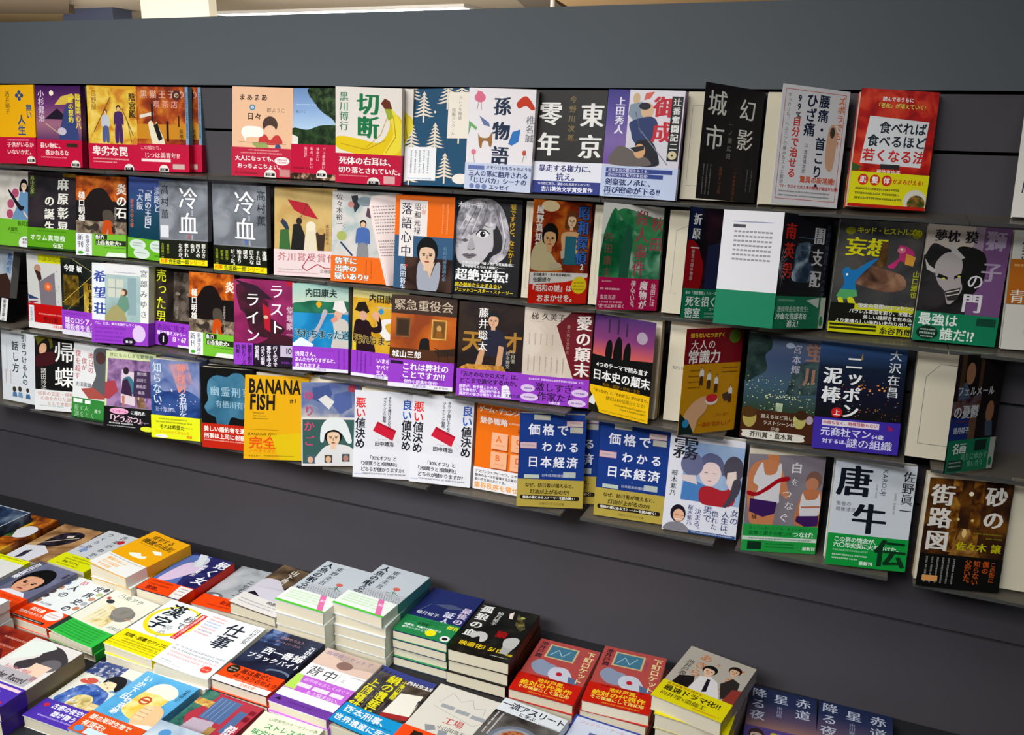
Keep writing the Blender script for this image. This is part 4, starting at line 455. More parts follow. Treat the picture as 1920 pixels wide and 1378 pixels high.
BK('4q',A('n','3c2818','6c4420','281a14',18),[X(30,0,12,100,A('n','6c4420','a07030','3c2414',50)),X(56,0,14,100,A('n','6c4420','986828','3c2414',50)),E(54,18,3,3,'f0e8c8'),E(42,54,2,2,'d8c080'),E(60,54,2,2,'d8c080'),P([(36,104),(48,66),(58,66),(76,104)],A('n','80582c','a87c40','503418',40)),E(52,72,3,6,'e0c080'),V('砂の',72,6,28,'dcd8d0','mb',tr=1.12),V('街路図',4,8,30,'dcd8d0','mb',tr=1.05),G(64,70,36,2,'8c8428'),G(80,76,20,2,'8c8428'),T('佐々木 譲',44,84,13,'b8b020','mb')],
 (104,'16140f',[GV(8+i*7,108,36,2.6,'989890') for i in range(6)]+[V('この街に',90,108,7.6,'a84c18','b',tr=.96),V('僕の',80,108,9,'b05020','b'),V('知らない',69,108,9,'b05020','b',tr=.95),V('父がいた。',58,108,9,'b05020','b',tr=.8),R(6,134,20,8,'d89858')]),'dark amber street paperback with white four-character title, black band, bottom row',page=1,th=.018)
BK('4r','d4dcd8',[V('座',60,40,16,'28303c','m')],(112,'d8e4dc',[T('送り',10,100,10,'48a868','b'),T('送り',10,114,9,'48a868','b'),T('過激に',6,124,13,'2c3440','mb'),R(0,138,105,12,'2c9c58'),T('普人',6,139,10,'1c5c38','b')]),'pale green-banded paperback half open at the right photo edge, bottom row',page=1,th=.016)
# flat stacks: key -> copies n in the stack
def FK(i,bg,ops,band=None,label='',sp='R',n=3,**k): FP[i]=dict(bg=bg,ops=ops,band=band,label=label,sp=sp,n=n,**k)
FP={}
FK('A0',A('n','2c3c58','6c7c90','1c2430',14),[F(0,0,105,150,'c8d0d8',2),P([(10,120),(60,100),(96,130),(96,146),(10,146)],'a8b8c8')],None,'dark blue glossy paperback with pale edges, highest at the far left back of the table',n=1)
FK('A1',A('n','a85820','d8a030','603018',20),[E(82,66,24,26,'dcdce0'),P([(10,40),(40,20),(70,30),(60,60),(20,70)],A('n','e0a020','c06010','f0c840',30)),P([(30,70),(60,66),(74,90),(50,100)],A('n','487038','806040','303828',40)),P([(0,100),(50,96),(60,130),(0,140)],A('n','b8c8b0','d0c0a0','a0a890',40)),L([(10,132),(60,136)],4,'e06030')],None,'orange collage paperback with a white bubble, at the far back corner of the table',n=2)
FK('A2',A('n','a07850','c09868','705038',16),[P([(30,40),(60,20),(84,30),(80,60),(60,84),(30,100),(12,130),(4,124),(20,96)],A('n','2c2830','483c50','181820',40)),P([(50,40),(64,34),(66,44),(54,50)],'d8d0c0'),P([(0,100),(40,90),(70,110),(60,150),(0,150)],'d8d8e0'),L([(0,96),(80,40)],2,'e0d0b0'),P([(20,120),(32,112),(34,140),(22,150)],'343440')],None,'tan paperback with a dark horse-like figure, back row of the table',n=2)
FK('A3','c8ccd0',[V('つくりかた',14,8,15,'404850','b',tr=1.2),V('日本がわかる',52,6,16,'404850','b',tr=1.2),E(70,30,8,8,'c02838'),V('リアルと',80,40,14,'404850','b',tr=1.3),E(24,84,8,8,'8098c8'),L([(4,80),(30,70)],3,'503870')],(108,'dce020',[G(30,114,60,4,'606018'),G(20,122,70,4,'606018'),T('漫画でわかる',24,130,8,'50581c','b'),G(20,142,60,3,'606018')]),'pale grey lettered paperback with lemon band beside the orange-yellow one',n=2)
FK('A4','f0ac10',[T('成功する',18,10,15,'4c3c14','b',tr=1.0),T('機嫌の法則',10,26,17,'4c3c14','b'),G(14,46,60,2,'806018'),P([(60,56),(80,50),(92,58),(80,64)],'f0f0e8'),P([(30,84),(50,74),(60,80),(70,76),(72,86),(44,90)],'f0f0e4')],(104,'ecece8',[G(4,108,96,2,'505860'),T('機嫌の良い人',14,114,9,'f0b040','b'),T('だけが成功',14,126,9,'f0b040','b'),T('する法則',14,137,9,'f0b040','b')]),'bright orange-yellow paperback with white lower band, on top of its stack',n=3,curl=.006)
FK('A5',A('n','2c2c60','3c3c78','1c1c48',10),[P([(0,10),(50,0),(40,50),(60,110),(0,112)],'5870b0'),P([(20,40),(50,30),(64,50),(40,96),(20,110),(10,100)],'d8c0dc'),E(44,26,14,20,'c8ccd0'),P([(20,0),(40,0),(56,40),(44,44)],'d8dce0'),V('抱く女',78,6,28,'f0f0f4','mb',tr=1.1),V('桐野夏生',58,30,11,'e8e8f0','b')],(110,'f04c1c',[G(10,114,50,5,'8c2410'),G(10,124,50,5,'8c2410'),T('激情。',14,132,13,'702010','b'),P([(74,112),(105,112),(105,150),(80,150)],'ece8e4'),G(82,118,18,3,'705030'),G(82,126,18,3,'705030'),G(84,136,18,3,'705030')]),'indigo paperback with a reclining figure, white title and vermilion spine, back of the table',spc='d82c18',n=2)
FK('A6',A('n','b0b4b8','c0c4c8','989ca0',12),[V('三崎亜記',70,10,16,'404448','mb'),V('ニセモノ',50,40,15,'404448','b'),E(20,110,20,10,'686c70'),E(24,110,8,5,'e0e4e8')],(112,'f04c1c',[T('新装',50,120,14,'8c2410','b'),G(30,138,50,3,'8c2410')]),'silver-grey paperback with vermilion band lying low at the back of the table',n=1)
FK('A7',A('n','605040','80684c','3c3028',14),[V('山下貴光',30,6,16,'d8d4c8','mb'),V('丸の内で',72,20,14,'d8d4d0','mb'),P([(0,60),(30,50),(60,70),(105,64),(105,110),(0,110)],'d0ccd8'),E(30,76,12,14,'302428'),E(32,80,7,8,'e0b8a0'),E(66,70,10,12,'282028'),E(68,74,6,7,'e0b8a0'),P([(6,110),(16,94),(44,92),(56,110)],'28242c'),P([(56,104),(60,88),(80,86),(90,104)],'382c34'),R(70,58,8,8,'f07820')],(112,'e4e0dc',[T('映画化',60,114,10,'444','b'),G(10,128,80,3,'888'),G(10,136,80,3,'888')]),'brown paperback with two dark-haired people and white band, beside the tall pale stacks',n=3,curl=.005)
MER=[V('人魚の眠る家',6,4,19,'282c34','mb',tr=.94),V('東野圭吾',34,10,15,'282c34','m',tr=1.12),E(74,62,7,5,'d86858')]+[L([(20+i*5,100+i*1.4),(28+i*5,78-((i*7)%5))],.6,'b09890') for i in range(16)]+[L([(20+i*5,84),(30+i*5,104)],.6,'8898a0') for i in range(16)]+[L([(74,66),(78,84)],1,'508060'),L([(70,72),(88,80)],1.2,'508060'),L([(64,80),(80,74)],1.2,'508060')]
MERB=[G(8,110+i*7,80,4,'b8e8a0') for i in range(4)]+[R(0,145,105,5,'58c838'),P([(66,104),(78,104),(100,146),(88,146)],'e878b0'),T('累計',76,116,7,'f8d8ec','b')]
FK('A8','c4ccd4',MER,(104,'eef4ee',MERB),'silver-white paperback with black mermaid title, top of the left of the two tall stacks',n=4,spc='4c9898')
FK('A9','c4ccd4',MER,(104,'eef4ee',MERB),'silver-white paperback with black mermaid title, top of the right of the two tall stacks',n=5,spc='4c9898')
FK('A10','2c3468',[P([(30,50),(60,40),(90,46),(60,56)],'505878'),L([(24,50),(10,84)],.8,'788'),T('柚月裕子',10,76,11,'d8dce8','m'),V('最後の',84,40,18,'d8c8e0','mb'),V('証人',60,62,20,'d8d8ec','mb')],(98,'308850',[G(8,103,70,3,'205c38'),G(8,109,60,3,'205c38'),T('今野敏',30,112,8,'183c28','b'),T('検察官、弁護士の駆け引き',10,122,6,'e8f4ec','b'),T('傑作リーガルミステリー',10,130,6,'e8f4ec','b'),E(66,134,10,9,'f0e828'),E(96,140,9,8,'ecebe8'),E(96,140,5,4,'282828'),T('傑作',84,102,12,'d8e038','mb')]),'navy paperback with green band and yellow disc beside the black wolf-eye one',n=4)
FK('A11',A('n','242422','30302c','181816',10),[P([(70,10),(88,30),(96,50),(90,60),(76,44)],A('n','605838','888048','302c20',40)),P([(56,16),(62,8),(66,30),(60,30)],'ecdcd0'),E(82,20,4,3,'a8b860'),V('孤狼の血',4,6,23,'e8e8e4','mb',tr=1.1),V('柚月裕子',36,16,11,'d0d0cc','m'),T('狼',56,70,20,'a81c18','mb'),P([(16,96),(30,84),(44,88),(48,104),(40,112),(34,98),(24,106)],'c8c8c4'),P([(76,90),(90,80),(100,86),(98,110),(86,118),(78,106)],'c0c0bc')],(114,A('n','282620','34322c','1c1a18',20),[T('映画化! 5/12',10,119,14,'e8c828','b'),T('公開',92,128,6,'e8c828','b'),G(70,140,30,2,'d0d0c0'),P([(80,114),(98,114),(94,132),(82,130)],'b0b0ac')]),'black wolf-eye paperback with white vertical title and yellow film line, top of its stack',n=3,spc='6c4028')
ROC=[R(22,10,50,38,'c8b888'),R(25,13,44,32,'487890'),L([(30,40),(40,22),(50,38),(60,20)],1.5,'a8c8d0'),P([(10,70),(20,56),(36,62),(50,66),(60,90),(30,96),(14,84)],'8c98b0'),P([(44,74),(56,66),(72,70),(84,96),(60,104),(44,92)],'c8ccd8'),E(60,84,5,5,'c02838'),P([(76,84),(92,90),(96,104),(80,104)],'586c90'),V('池井戸潤',6,6,12,'382830','mb'),V('ロケット',74,22,6,'504080','m'),V('下町ロケット',85,8,15.5,'e4d89c','b',tr=.97)]
ROB=[G(20,103,70,4,'701818'),T('池井戸潤、',34,107,10.5,'f0c830','b'),T('絶対の代表作',10,118,14,'f0c830','b'),T('その後継にして進化形',10,132,8.4,'f0dc70','b'),G(30,144,60,3,'e0a030')]
FK('A12','b4504c',ROC,(102,'c8281c',ROB),'salmon red rocket-title paperback with red and yellow band, beside the black wolf-eye stack',n=2,sp='L')
FK('A13','b4504c',ROC,(102,'c8281c',ROB),'salmon red rocket-title paperback with red and yellow band, beside the thick shrink-wrapped one',n=3,sp='L')
FK('A14','b4aca0',[V('あきら',22,8,20,'c8702c','m',tr=1.1),V('アキラ',72,14,22,'c8702c','m',tr=1.3),T('と',50,20,9,'c8702c','m'),V('池井戸潤',10,34,11,'30302c','m'),P([(10,110),(14,80),(34,70),(44,104)],'282424'),P([(36,104),(40,66),(54,58),(68,66),(84,106)],'dcd8d8'),P([(72,66),(84,44),(96,50),(102,90),(84,100)],'34302e'),P([(52,66),(57,66),(62,96),(56,100)],'28242c')]+face(48,46,15,'e0b898','1c1816')+face(80,26,13,'d8b090','28201c')+[P([(92,70),(105,66),(105,104),(88,104)],'8c3c34')],(104,'e0d420',[T('若き御曹司の宿命を',8,106,6,'b06820','b'),T('最速ドラマ化!!',8,113,14,'28241c','b',tr=.93),T('向井理×斎藤工',8,129,11,'3c381c','m',tr=.95),G(60,142,40,3,'d05c30')]),'thick shrink-wrapped paperback with a tie-wearing man and yellow band, tilted on top of its stack',n=4,curl=0)
STR_=[X(0,110,105,40,A('n','6c5068','886878','504068',8)),V('赤道',72,8,24,'c4ccdc','m',tr=1.2),V('星',38,10,24,'c4ccdc','m'),V('降る夜',4,4,24,'c4ccdc','m',tr=1.15),V('市川憂',44,40,9,'98a0b8','m')]
FK('A15',A('g','283050','303858','605068','a07868'),STR_,(100,'584888',[G(50,108,50,3,'a898c8')]+face(18,120,16,'c8b0a0','403030')+[E(44,112,6,4,'c8b838'),T('星の夜',50,116,10,'b8a8d8','b')]),'night-sky paperback with star title, beside the thick shrink-wrapped book',n=1)
FK('A16',A('g','283050','303858','605068','a07868'),STR_,(100,'584888',[G(50,108,50,3,'a898c8')]+face(18,120,16,'c8b0a0','403030')),'night-sky paperback with star title, last at the right end of the table',n=1)
FK('B0','dcdcd8',[P([(10,90),(40,84),(44,110),(12,116)],'a8a8a0'),E(60,130,4,3,'c04040')],(0,'e4e820',[G(10,3,80,4,'606418'),],14),'white paperback with a narrow lime strip at its head, left side of the table',n=3)
FK('B1',A('n','70728c','80829c','5c5e78',8),[R(0,0,20,110,'505468'),V('池田直樹',3,6,15,'e8e8ec','b')]+face(56,60,46,'d8a080','181618')+[P([(20,110),(40,94),(80,94),(100,110)],'dcdce8'),V('仕事',92,10,9,'30303c','b')],(106,'f04c18',[G(50,112,50,5,'b02c10'),T('天職',60,122,14,'f8e8dc','b'),T('自問自答',20,136,11,'f8e8dc','b')]),'close-up face paperback with orange band at the left of the table second row',n=3)
FK('B2','e6ecec',[T('10',30,4,18,'d83858','m'),V('人の',26,24,20,'283038','b',tr=1.2),V('世界史の',70,8,19,'283038','b',tr=1.25)]+[E(10+((i*37)%3),10+i*16,6,6,['b0c0a8','6878a8','b88860','6c5040','504038','a87c60'][i%6]) for i in range(6)]+[E(96,14+i*17,6,6,['404048','b0c080','c89070','b0b0b8','c08860'][i%5]) for i in range(5)]+[T('出口治明',20,90,7,'889','m')],(104,'f04c18',[T('教科書',26,110,11,'f8e8dc','b'),T('世界史のカリスマ!',12,124,8,'f8e8dc','b'),E(84,118,18,14,'ece8e8'),G(72,114,24,3,'c08070'),G(72,120,24,3,'c08070'),R(10,140,80,6,'2c2c2c'),G(14,142,70,2,'e0e0e0')]),'white paperback framed with tiny round portraits and a red ten, orange band',n=3)
FK('B3','e8e8d8',[T('乃南アサ',18,6,14,'60665c','m'),E(70,56,24,20,'807c74'),X(20,44,50,56,A('n','e8d8a0','f0e4c0','c8b070',40)),E(20,36,8,6,'303438'),E(10,30,4,4,'b04040'),E(64,50,20,17,'8a8680'),T('犬棒日記',76,88,9,'809088','m'),G(84,60,18,4,'e0a080')],(106,'38b848',[G(14,111+i*6,80,3,'20742c') for i in range(6)]+[R(0,107,10,43,'303838')]),'cream paperback with a soft brown hat-like drawing and vivid green band',n=3,curl=.008)
FK('B4','ecf2f0',[E(52,52,50,44,'f0dc30'),E(52,50,42,38,'ecf2f0'),V('漢字',16,8,38,'242c34','mb',tr=1.0),V('1秒で',66,8,20,'303840','m'),V('読める',52,62,15,'a0a8a8','m'),R(84,14,12,76,'d83030'),V('最強の早ワザ実践ドリル',86,16,7,'f4e4e0','b',tr=.95)],(102,'f0e020',[T('知識・語彙力アップに',12,110,10,'303010','b',tr=.94),G(20,124,80,3,'706818'),G(20,130,80,3,'706818'),L([(0,136),(105,136)],.8,'706818'),L([(0,142),(105,142)],.8,'706818')]),'white and yellow paperback with brush character title in a yellow ring',n=3)
FK('B5','f0f2f4',[V('仕事',44,10,36,'28303c','b',tr=1.0),V('川村元気',90,8,11,'384048','m')]+[G(6,8+i*8,28,4,['e89090','e89090','90b0e0','90b0e0','e89090','9098a0','e09090'][i%7]) for i in range(7)],(94,'eef2f4',[G(6,100,94,4,'9098a0'),G(6,108,90,4,'9098a0'),G(10,116,88,4,'e8a0a0'),G(10,124,84,4,'e8a0a0'),E(88,132,9,8,'e84838'),G(82,131,12,3,'f8d0c8'),G(10,138,20,3,'a0a8b0'),L([(0,145),(50,145)],.6,'b0b8c0')]),'white paperback with bold two-character title and small coloured name columns',n=3,curl=.008,spc='e8ecec')
FK('B6',A('n','282c40','343c54','1c2030',12),[X(0,0,40,36,A('n','384870','7088b8','283050',40)),T('池袋ウエスト',28,10,8,'b08890','m'),T('ゲートパークⅪ',26,22,7,'b08890','m'),T('西一番街',24,44,19,'eceef0','b'),T('ブラックバイト',8,66,14,'eceef0','b',tr=1.05),V('石田衣良',90,16,11,'eceef0','mb'),E(84,96,22,8,'687890'),E(84,100,20,8,'282c40')],(106,'f04c18',[E(16,116,11,10,'302820'),G(9,112,14,3,'d0c0b0'),G(9,118,14,3,'d0c0b0'),T('黒は黒だと',30,109,12,'3c1810','b'),T('はっきりさせよう!',26,122,10,'3c1810','b'),G(30,134,66,2.6,'f8b890'),R(0,138,105,12,'eceae8'),T('文春文庫',50,140,7,'f0a080','b')]),'dark night city paperback with white title and vermilion band, middle of the table',n=3)
FK('B7','f0f0f0',[X(0,0,105,44,A('n','c8b0a0','d8c0b4','b09c94',8)),P([(0,14),(40,20),(60,30),(105,26),(105,44),(0,40)],'e0c4b4'),E(54,30,14,10,'8c6c64'),T('肩甲骨リセットで',6,5,11,'9078a0','m'),T('背中',6,48,26,'303840','',tr=1.1),T('と',70,58,9,'444',''),G(80,48,24,2,'777'),R(62,50,.6,22,'999')],(77,'c468d8',[P([(0,77),(12,77),(20,112),(0,112)],'b8e060'),T('肩甲骨を正しくほぐすと、',18,81,8.4,'ecc8f4','m'),R(16,94,24,9,'f0e0f4'),R(44,94,28,9,'f0e0f4'),R(76,94,22,9,'f0e0f4'),T('もう悩まない、',40,105,9,'f4e0f8','m'),R(0,114,105,18,'eef2f4'),R(0,132,105,18,'7040a0'),P([(6,142),(12,135),(18,142)],'28203c'),G(30,138,50,4,'50287c')]),'health paperback showing a resting back, magenta and purple bands',n=3,spc='e8ecec')
FK('B8',A('n','3c3c40','50505c','282828',12),[X(0,0,105,14,'404888'),X(0,14,105,96,A('n','504438','6c6460','302c2c',20)),V('絹の遺産と',28,12,22,'e8e028','b',tr=.95),V('上信電鉄',4,34,20,'e8e028','b',tr=1.0),V('十津川警部',52,16,10,'e8e028','b',tr=.95),T('西村京太郎',60,12,10,'ecebe8','mb'),P([(64,44),(100,36),(104,92),(60,100)],'ece8dc'),P([(66,52),(82,50),(80,74),(64,78)],'28303c'),P([(86,50),(101,47),(101,72),(84,74)],'28303c'),P([(60,94),(104,86),(104,96),(60,104)],'a03030'),E(68,86,3,3,'888'),E(96,82,3,3,'888')],(104,'1c94d0',[T('西本刑事、',8,108,16,'eef4f8','b'),T('世界遺産に死す!',4,130,14,'eef4f8','b'),G(20,124,76,3,'185878')]),'railway paperback with yellow title over a cream train and sky blue band',n=3,curl=.01)
FK('B9','dcd8cc',[L([(20,40),(30,12),(50,26),(64,14),(74,30),(90,24),(96,52)],.6,'909898'),R(26,40,22,8,'a0a4a8'),R(52,42,22,8,'a0a4a8'),R(78,44,22,8,'a0a4a8'),L([(16,50),(90,66),(98,56)],.6,'909898'),T('工場',46,64,16,'c03838','m'),T('小山田浩子',44,84,9,'505050','m'),P([(26,92),(40,88),(46,96),(34,104)],'909498'),P([(50,94),(64,92),(66,102),(54,106)],'909498')],(106,'f04c18',[R(20,112,16,30,'302820'),G(50,112,50,4,'902c10')]),'cream paperback with thin line-drawn factory roofs and small red title',n=3)
FK('B10','e0e4e8',[T('一流アスリート',2,4,16,'283038','b',tr=.92),T('に学ぶ',36,20,9,'283038','b'),X(0,30,105,120,A('n','504c48','6c6864','302c2c',14)),E(58,84,40,36,'707888'),E(58,84,34,30,'989ca4'),E(58,82,26,24,A('n','b06840','d09060','783020',80)),GV(6,34,50,3,'e0e0e0'),GV(14,34,50,3,'e0e0e0'),G(70,28,34,2,'667'),R(84,90,18,10,'283038')],None,'food paperback with a bowl of noodles under a bold black heading',n=3)
FK('B11','ccd4e4',[F(0,0,105,150,'3848a0',3.5),T('ジェフリー・アーチャー',12,8,8.4,'d07080','',tr=.95),R(34,30,34,34,'5868a0'),G(36,36,28,3,'dde'),G(36,44,28,3,'dde')],None,'pale paperback with blue border and thin red author line, low at the front right edge',n=2)
FK('C0','e4e8ec',[R(0,120,40,30,'80b0e0')],None,'plain white paperback crossing the left photo edge, on a tilted pile',n=4)
FK('C2','dcd8d4',[P([(40,10),(70,8),(105,30),(105,52),(70,56),(44,74),(30,60),(50,36)],'403c40'),E(86,48,18,16,'686468'),X(60,50,34,30,'e8c8b0'),P([(0,10),(40,0),(60,10),(40,40),(10,60)],'dce4dc'),X(10,76,84,26,'b0acb0'),T('Another Record',8,84,12,'383438','bc'),T('失はれた物語',20,68,9,'c07080','m'),T('螢',84,76,12,'a06068','m')],(106,'5038a8',[R(2,110,100,6,'e8c8d0'),T('いまさぎや、',20,120,11,'e8e4f4','b'),T('られない!',20,134,12,'e8e4f4','b'),E(94,142,5,3,'c03040')]),'beige manga-style paperback with grey-haired drawing and violet band, front left pile',n=2,spc='8c8060')
FK('C3','dcdcd0',[X(0,0,60,34,A('n','304070','d0d4dc','405088',70)),E(80,40,22,18,'6c90b8'),P([(46,52),(52,36),(66,30),(80,36),(82,50),(72,58),(58,56)],'f0d8b0'),P([(48,34),(58,22),(76,22),(88,36),(86,54),(78,50),(72,38),(56,38),(50,44)],'1c1e24'),P([(20,64),(40,52),(60,56),(80,62),(88,80),(90,106),(14,106),(12,84)],A('n','4868b0','7c98d0','284890',40)),P([(40,80),(60,76),(72,88),(66,106),(36,106),(34,92)],A('n','d8c888','e8dca8','b09858',50)),P([(12,48),(26,40),(40,44),(34,54),(20,56),(12,54)],'c85848'),L([(54,45),(60,46)],.8,'2c2420'),E(66,51,2,1,'c05048'),V('古都の夜',90,8,10,'a09870','m'),X(70,88,34,18,A('n','d8c088','b89868','e8d8a8',40))]+petals(16,4,30,60,104,2,['dce8f4','9cb4dc'],3),(106,'5038a8',[T('古都の夜空に',24,110,12,'ecebf8','b'),T('謎が舞う',38,124,12,'ecebf8','b'),G(20,138,70,3,'b8a8e0'),E(14,118,5,4,'c03040'),E(96,140,10,7,'c8a8d0')]),'blue kimono girl paperback with violet band, front of the table',n=1)
FK('C4',A('n','58a8d8','68b4e0','4898c8',8),[P([(34,44),(40,34),(60,30),(80,36),(84,50),(78,80),(68,96),(46,92),(32,80)],A('n','f0d068','e8b838','f4e098',30)),P([(36,40),(40,20),(56,12),(76,16),(88,28),(84,42),(60,38)],'f2eed8'),E(52,56,10,9,'c05030'),E(52,56,7,6,'ecd8a8'),R(44,54,16,4,'c05030'),P([(62,72),(70,60),(84,58),(96,64),(104,80),(105,104),(90,112),(70,104),(60,88)],'f0c090'),E(70,66,9,4,'f4cca0'),E(70,74,10,4,'f4cca0'),E(71,82,10,4,'f4cca0'),E(72,90,9,4,'f4cca0'),L([(62,70),(78,70)],.8,'a87850'),L([(62,78),(80,78)],.8,'a87850'),L([(63,86),(80,86)],.8,'a87850'),P([(74,104),(105,96),(105,112),(70,112),(66,108),(68,104)],'f0f0f4'),V('いか下田',10,8,15,'ecf4fc','b'),V('の奇跡',22,60,13,'ecf4fc','b'),V('山本甲士',90,8,8,'283848','m')],(106,'d85020',[T('謎の海洋生物で',8,110,11,'f4e8dc','b'),T('有頂天!!',8,124,12,'f4e8dc','b'),E(14,142,8,6,'5090d0'),R(26,136,40,12,'c8dce8'),G(74,130,24,5,'803010')]),'sky blue paperback with a hand raising a yellow beer mug, red-orange band',n=2)
FK('C5','b03848',[X(30,6,40,50,'506c98'),L([(34,8),(34,54)],1,'8ca0c0'),L([(42,8),(42,54)],1,'8ca0c0'),L([(50,8),(50,54)],1,'8ca0c0'),L([(58,8),(58,54)],1,'8ca0c0'),X(78,20,14,50,'506c98'),P([(0,0),(24,4),(20,30),(10,60),(30,90),(20,130),(0,130)],A('n','386c60','508070','285048',40)),X(0,20,30,14,A('n','c8a048','b03848','e8d088',60)),P([(24,60),(60,56),(70,90),(40,110),(20,90)],'b8a8b8'),X(60,66,12,30,'a88850'),V('群青色の',84,50,17,'f0e4e4','mb',tr=.92),G(92,10,10,30,'802030')],None,'red and teal striped-kimono paperback at the front edge, white title',n=2)
FK('C6','e8f0d0',[T('心理専門カウンセラーが教',16,8,7,'607858','m'),T('ストレスが',20,20,13,'409858','b'),T('味方になる',8,36,13,'409858','b'),X(0,70,105,60,'c8e0b0')],None,'pale green counselling paperback with green title at the bottom edge of the photo',n=3)
FK('C1',A('n','8c2c20','a84830','601c18',14),[G(30,20,60,5,'c89080'),G(20,40,70,5,'c89080'),P([(10,60),(60,50),(90,80),(40,110)],'5c1814'),G(40,120,50,5,'d0a090')],None,'dark red paperback mostly under the beige manga-style one, front left pile',n=2)
FK('C8',A('n','b8c8d4','c8d4dc','a0b4c8',12),[E(26,20,9,8,'5090c8'),G(44,14,50,4,'889cb0'),R(50,40,40,30,'5890b8')],None,'pale grey-blue paperback peeping between beer mug and striped kimono books at the bottom edge',n=1)
NICK={'1a':'yellow four-dot one','1b':'purple straw-hat one','1c':'golden two-samurai one','1d':'orange cat-in-park one','1e':'salmon pink reading-child one','1f':'blue sky and trees one','1g':'yellow banana one','1h':'navy fir-tree one','1i':'white toy-animal one','1j':'black four-character one','1k':'leaping swordsman one','1l':'black brush-title one','1m':'red-framed health one','1n':'red tomato one','1o':'white one at the right photo edge',
'2a':'singing guitar girl','2b':'dark green-banded one','2c':'second-row volcano one','2d':'dusky blue one','2e':'silver-grey red-mark one','2f':'silver-grey blue-mark one','2g':'red parasol wedding one','2h':'pastel samurai one','2i':'orange and blue kimono one','2j':'fringed blonde one','2k':'red-banded couple painting','2l':'green forest one','2m':'dark red figure one','2n':'navy night-scene one','2o':'blue gecko one','2p':'horned demon one','2q':'broad orange-banded one',
'3a':'grey-spined lone one','3b':'yellow-cornered red-banded one','3c':'black and gold ray one','3d':'seated reader one','3e':'dark face one','3f':'third-row volcano one','3g':'magenta and black one','3h':'blue coast one','3i':'yellow field one','3j':'brown boardroom one','3k':'board-game player one','3l':'beige and maroon one','3m':'three riders sunset one','3n':'tiny workers mustard one','3o':'firefly river one','3p':'navy night city one','3q':'dark half-open painting one',
'4a':'cartoon heads one','4b':'black nobleman one','4c':'dark-haired figure green-banded one','4d':'violet swing girl one','4e':'blue watercolour one','4f':'blue profile silhouette one','4g':'bright yellow heavy-capitals one','4h':'white headscarf cook one','4i':'leftmost red price-tag one','4j':'rightmost red price-tag one','4k':'orange lettered-tiles one','4l':'left navy economics one','4m':'right navy economics one','4n':'three drawn heads one','4o':'relay runners one','4p':'giant black characters one','4q':'amber street one','4r':'half-open green-banded one',
'A0':'dark glossy one','A1':'orange collage one','A2':'tan horse one','A3':'pale lettered lemon-banded one','A4':'bright orange-yellow one','A5':'indigo vermilion-spined one','A6':'low silver-grey one','A7':'brown two-people one','A8':'left mermaid-title one','A9':'right mermaid-title one','A10':'navy yellow-disc one','A11':'black wolf-eye one','A12':'left salmon rocket one','A13':'right salmon rocket one','A14':'shrink-wrapped tie-man one','A15':'left night-sky star one','A16':'right night-sky star one',
'B0':'white lime-stripped one','B1':'close-up face one','B2':'tiny round portraits one','B3':'cream vivid green-banded one','B4':'yellow ring brush one','B5':'bold white two-character one','B6':'dark vermilion-banded night city one','B7':'magenta resting-back one','B8':'yellow-titled railway one','B9':'line-drawn factory one','B10':'bowl of noodles one','B11':'blue-bordered one','C0':'plain white one','C1':'dark red one','C2':'beige manga-style one','C3':'blue kimono girl','C4':'yellow beer mug one','C5':'striped kimono one','C6':'pale green counselling one','C8':'pale grey-blue one'}
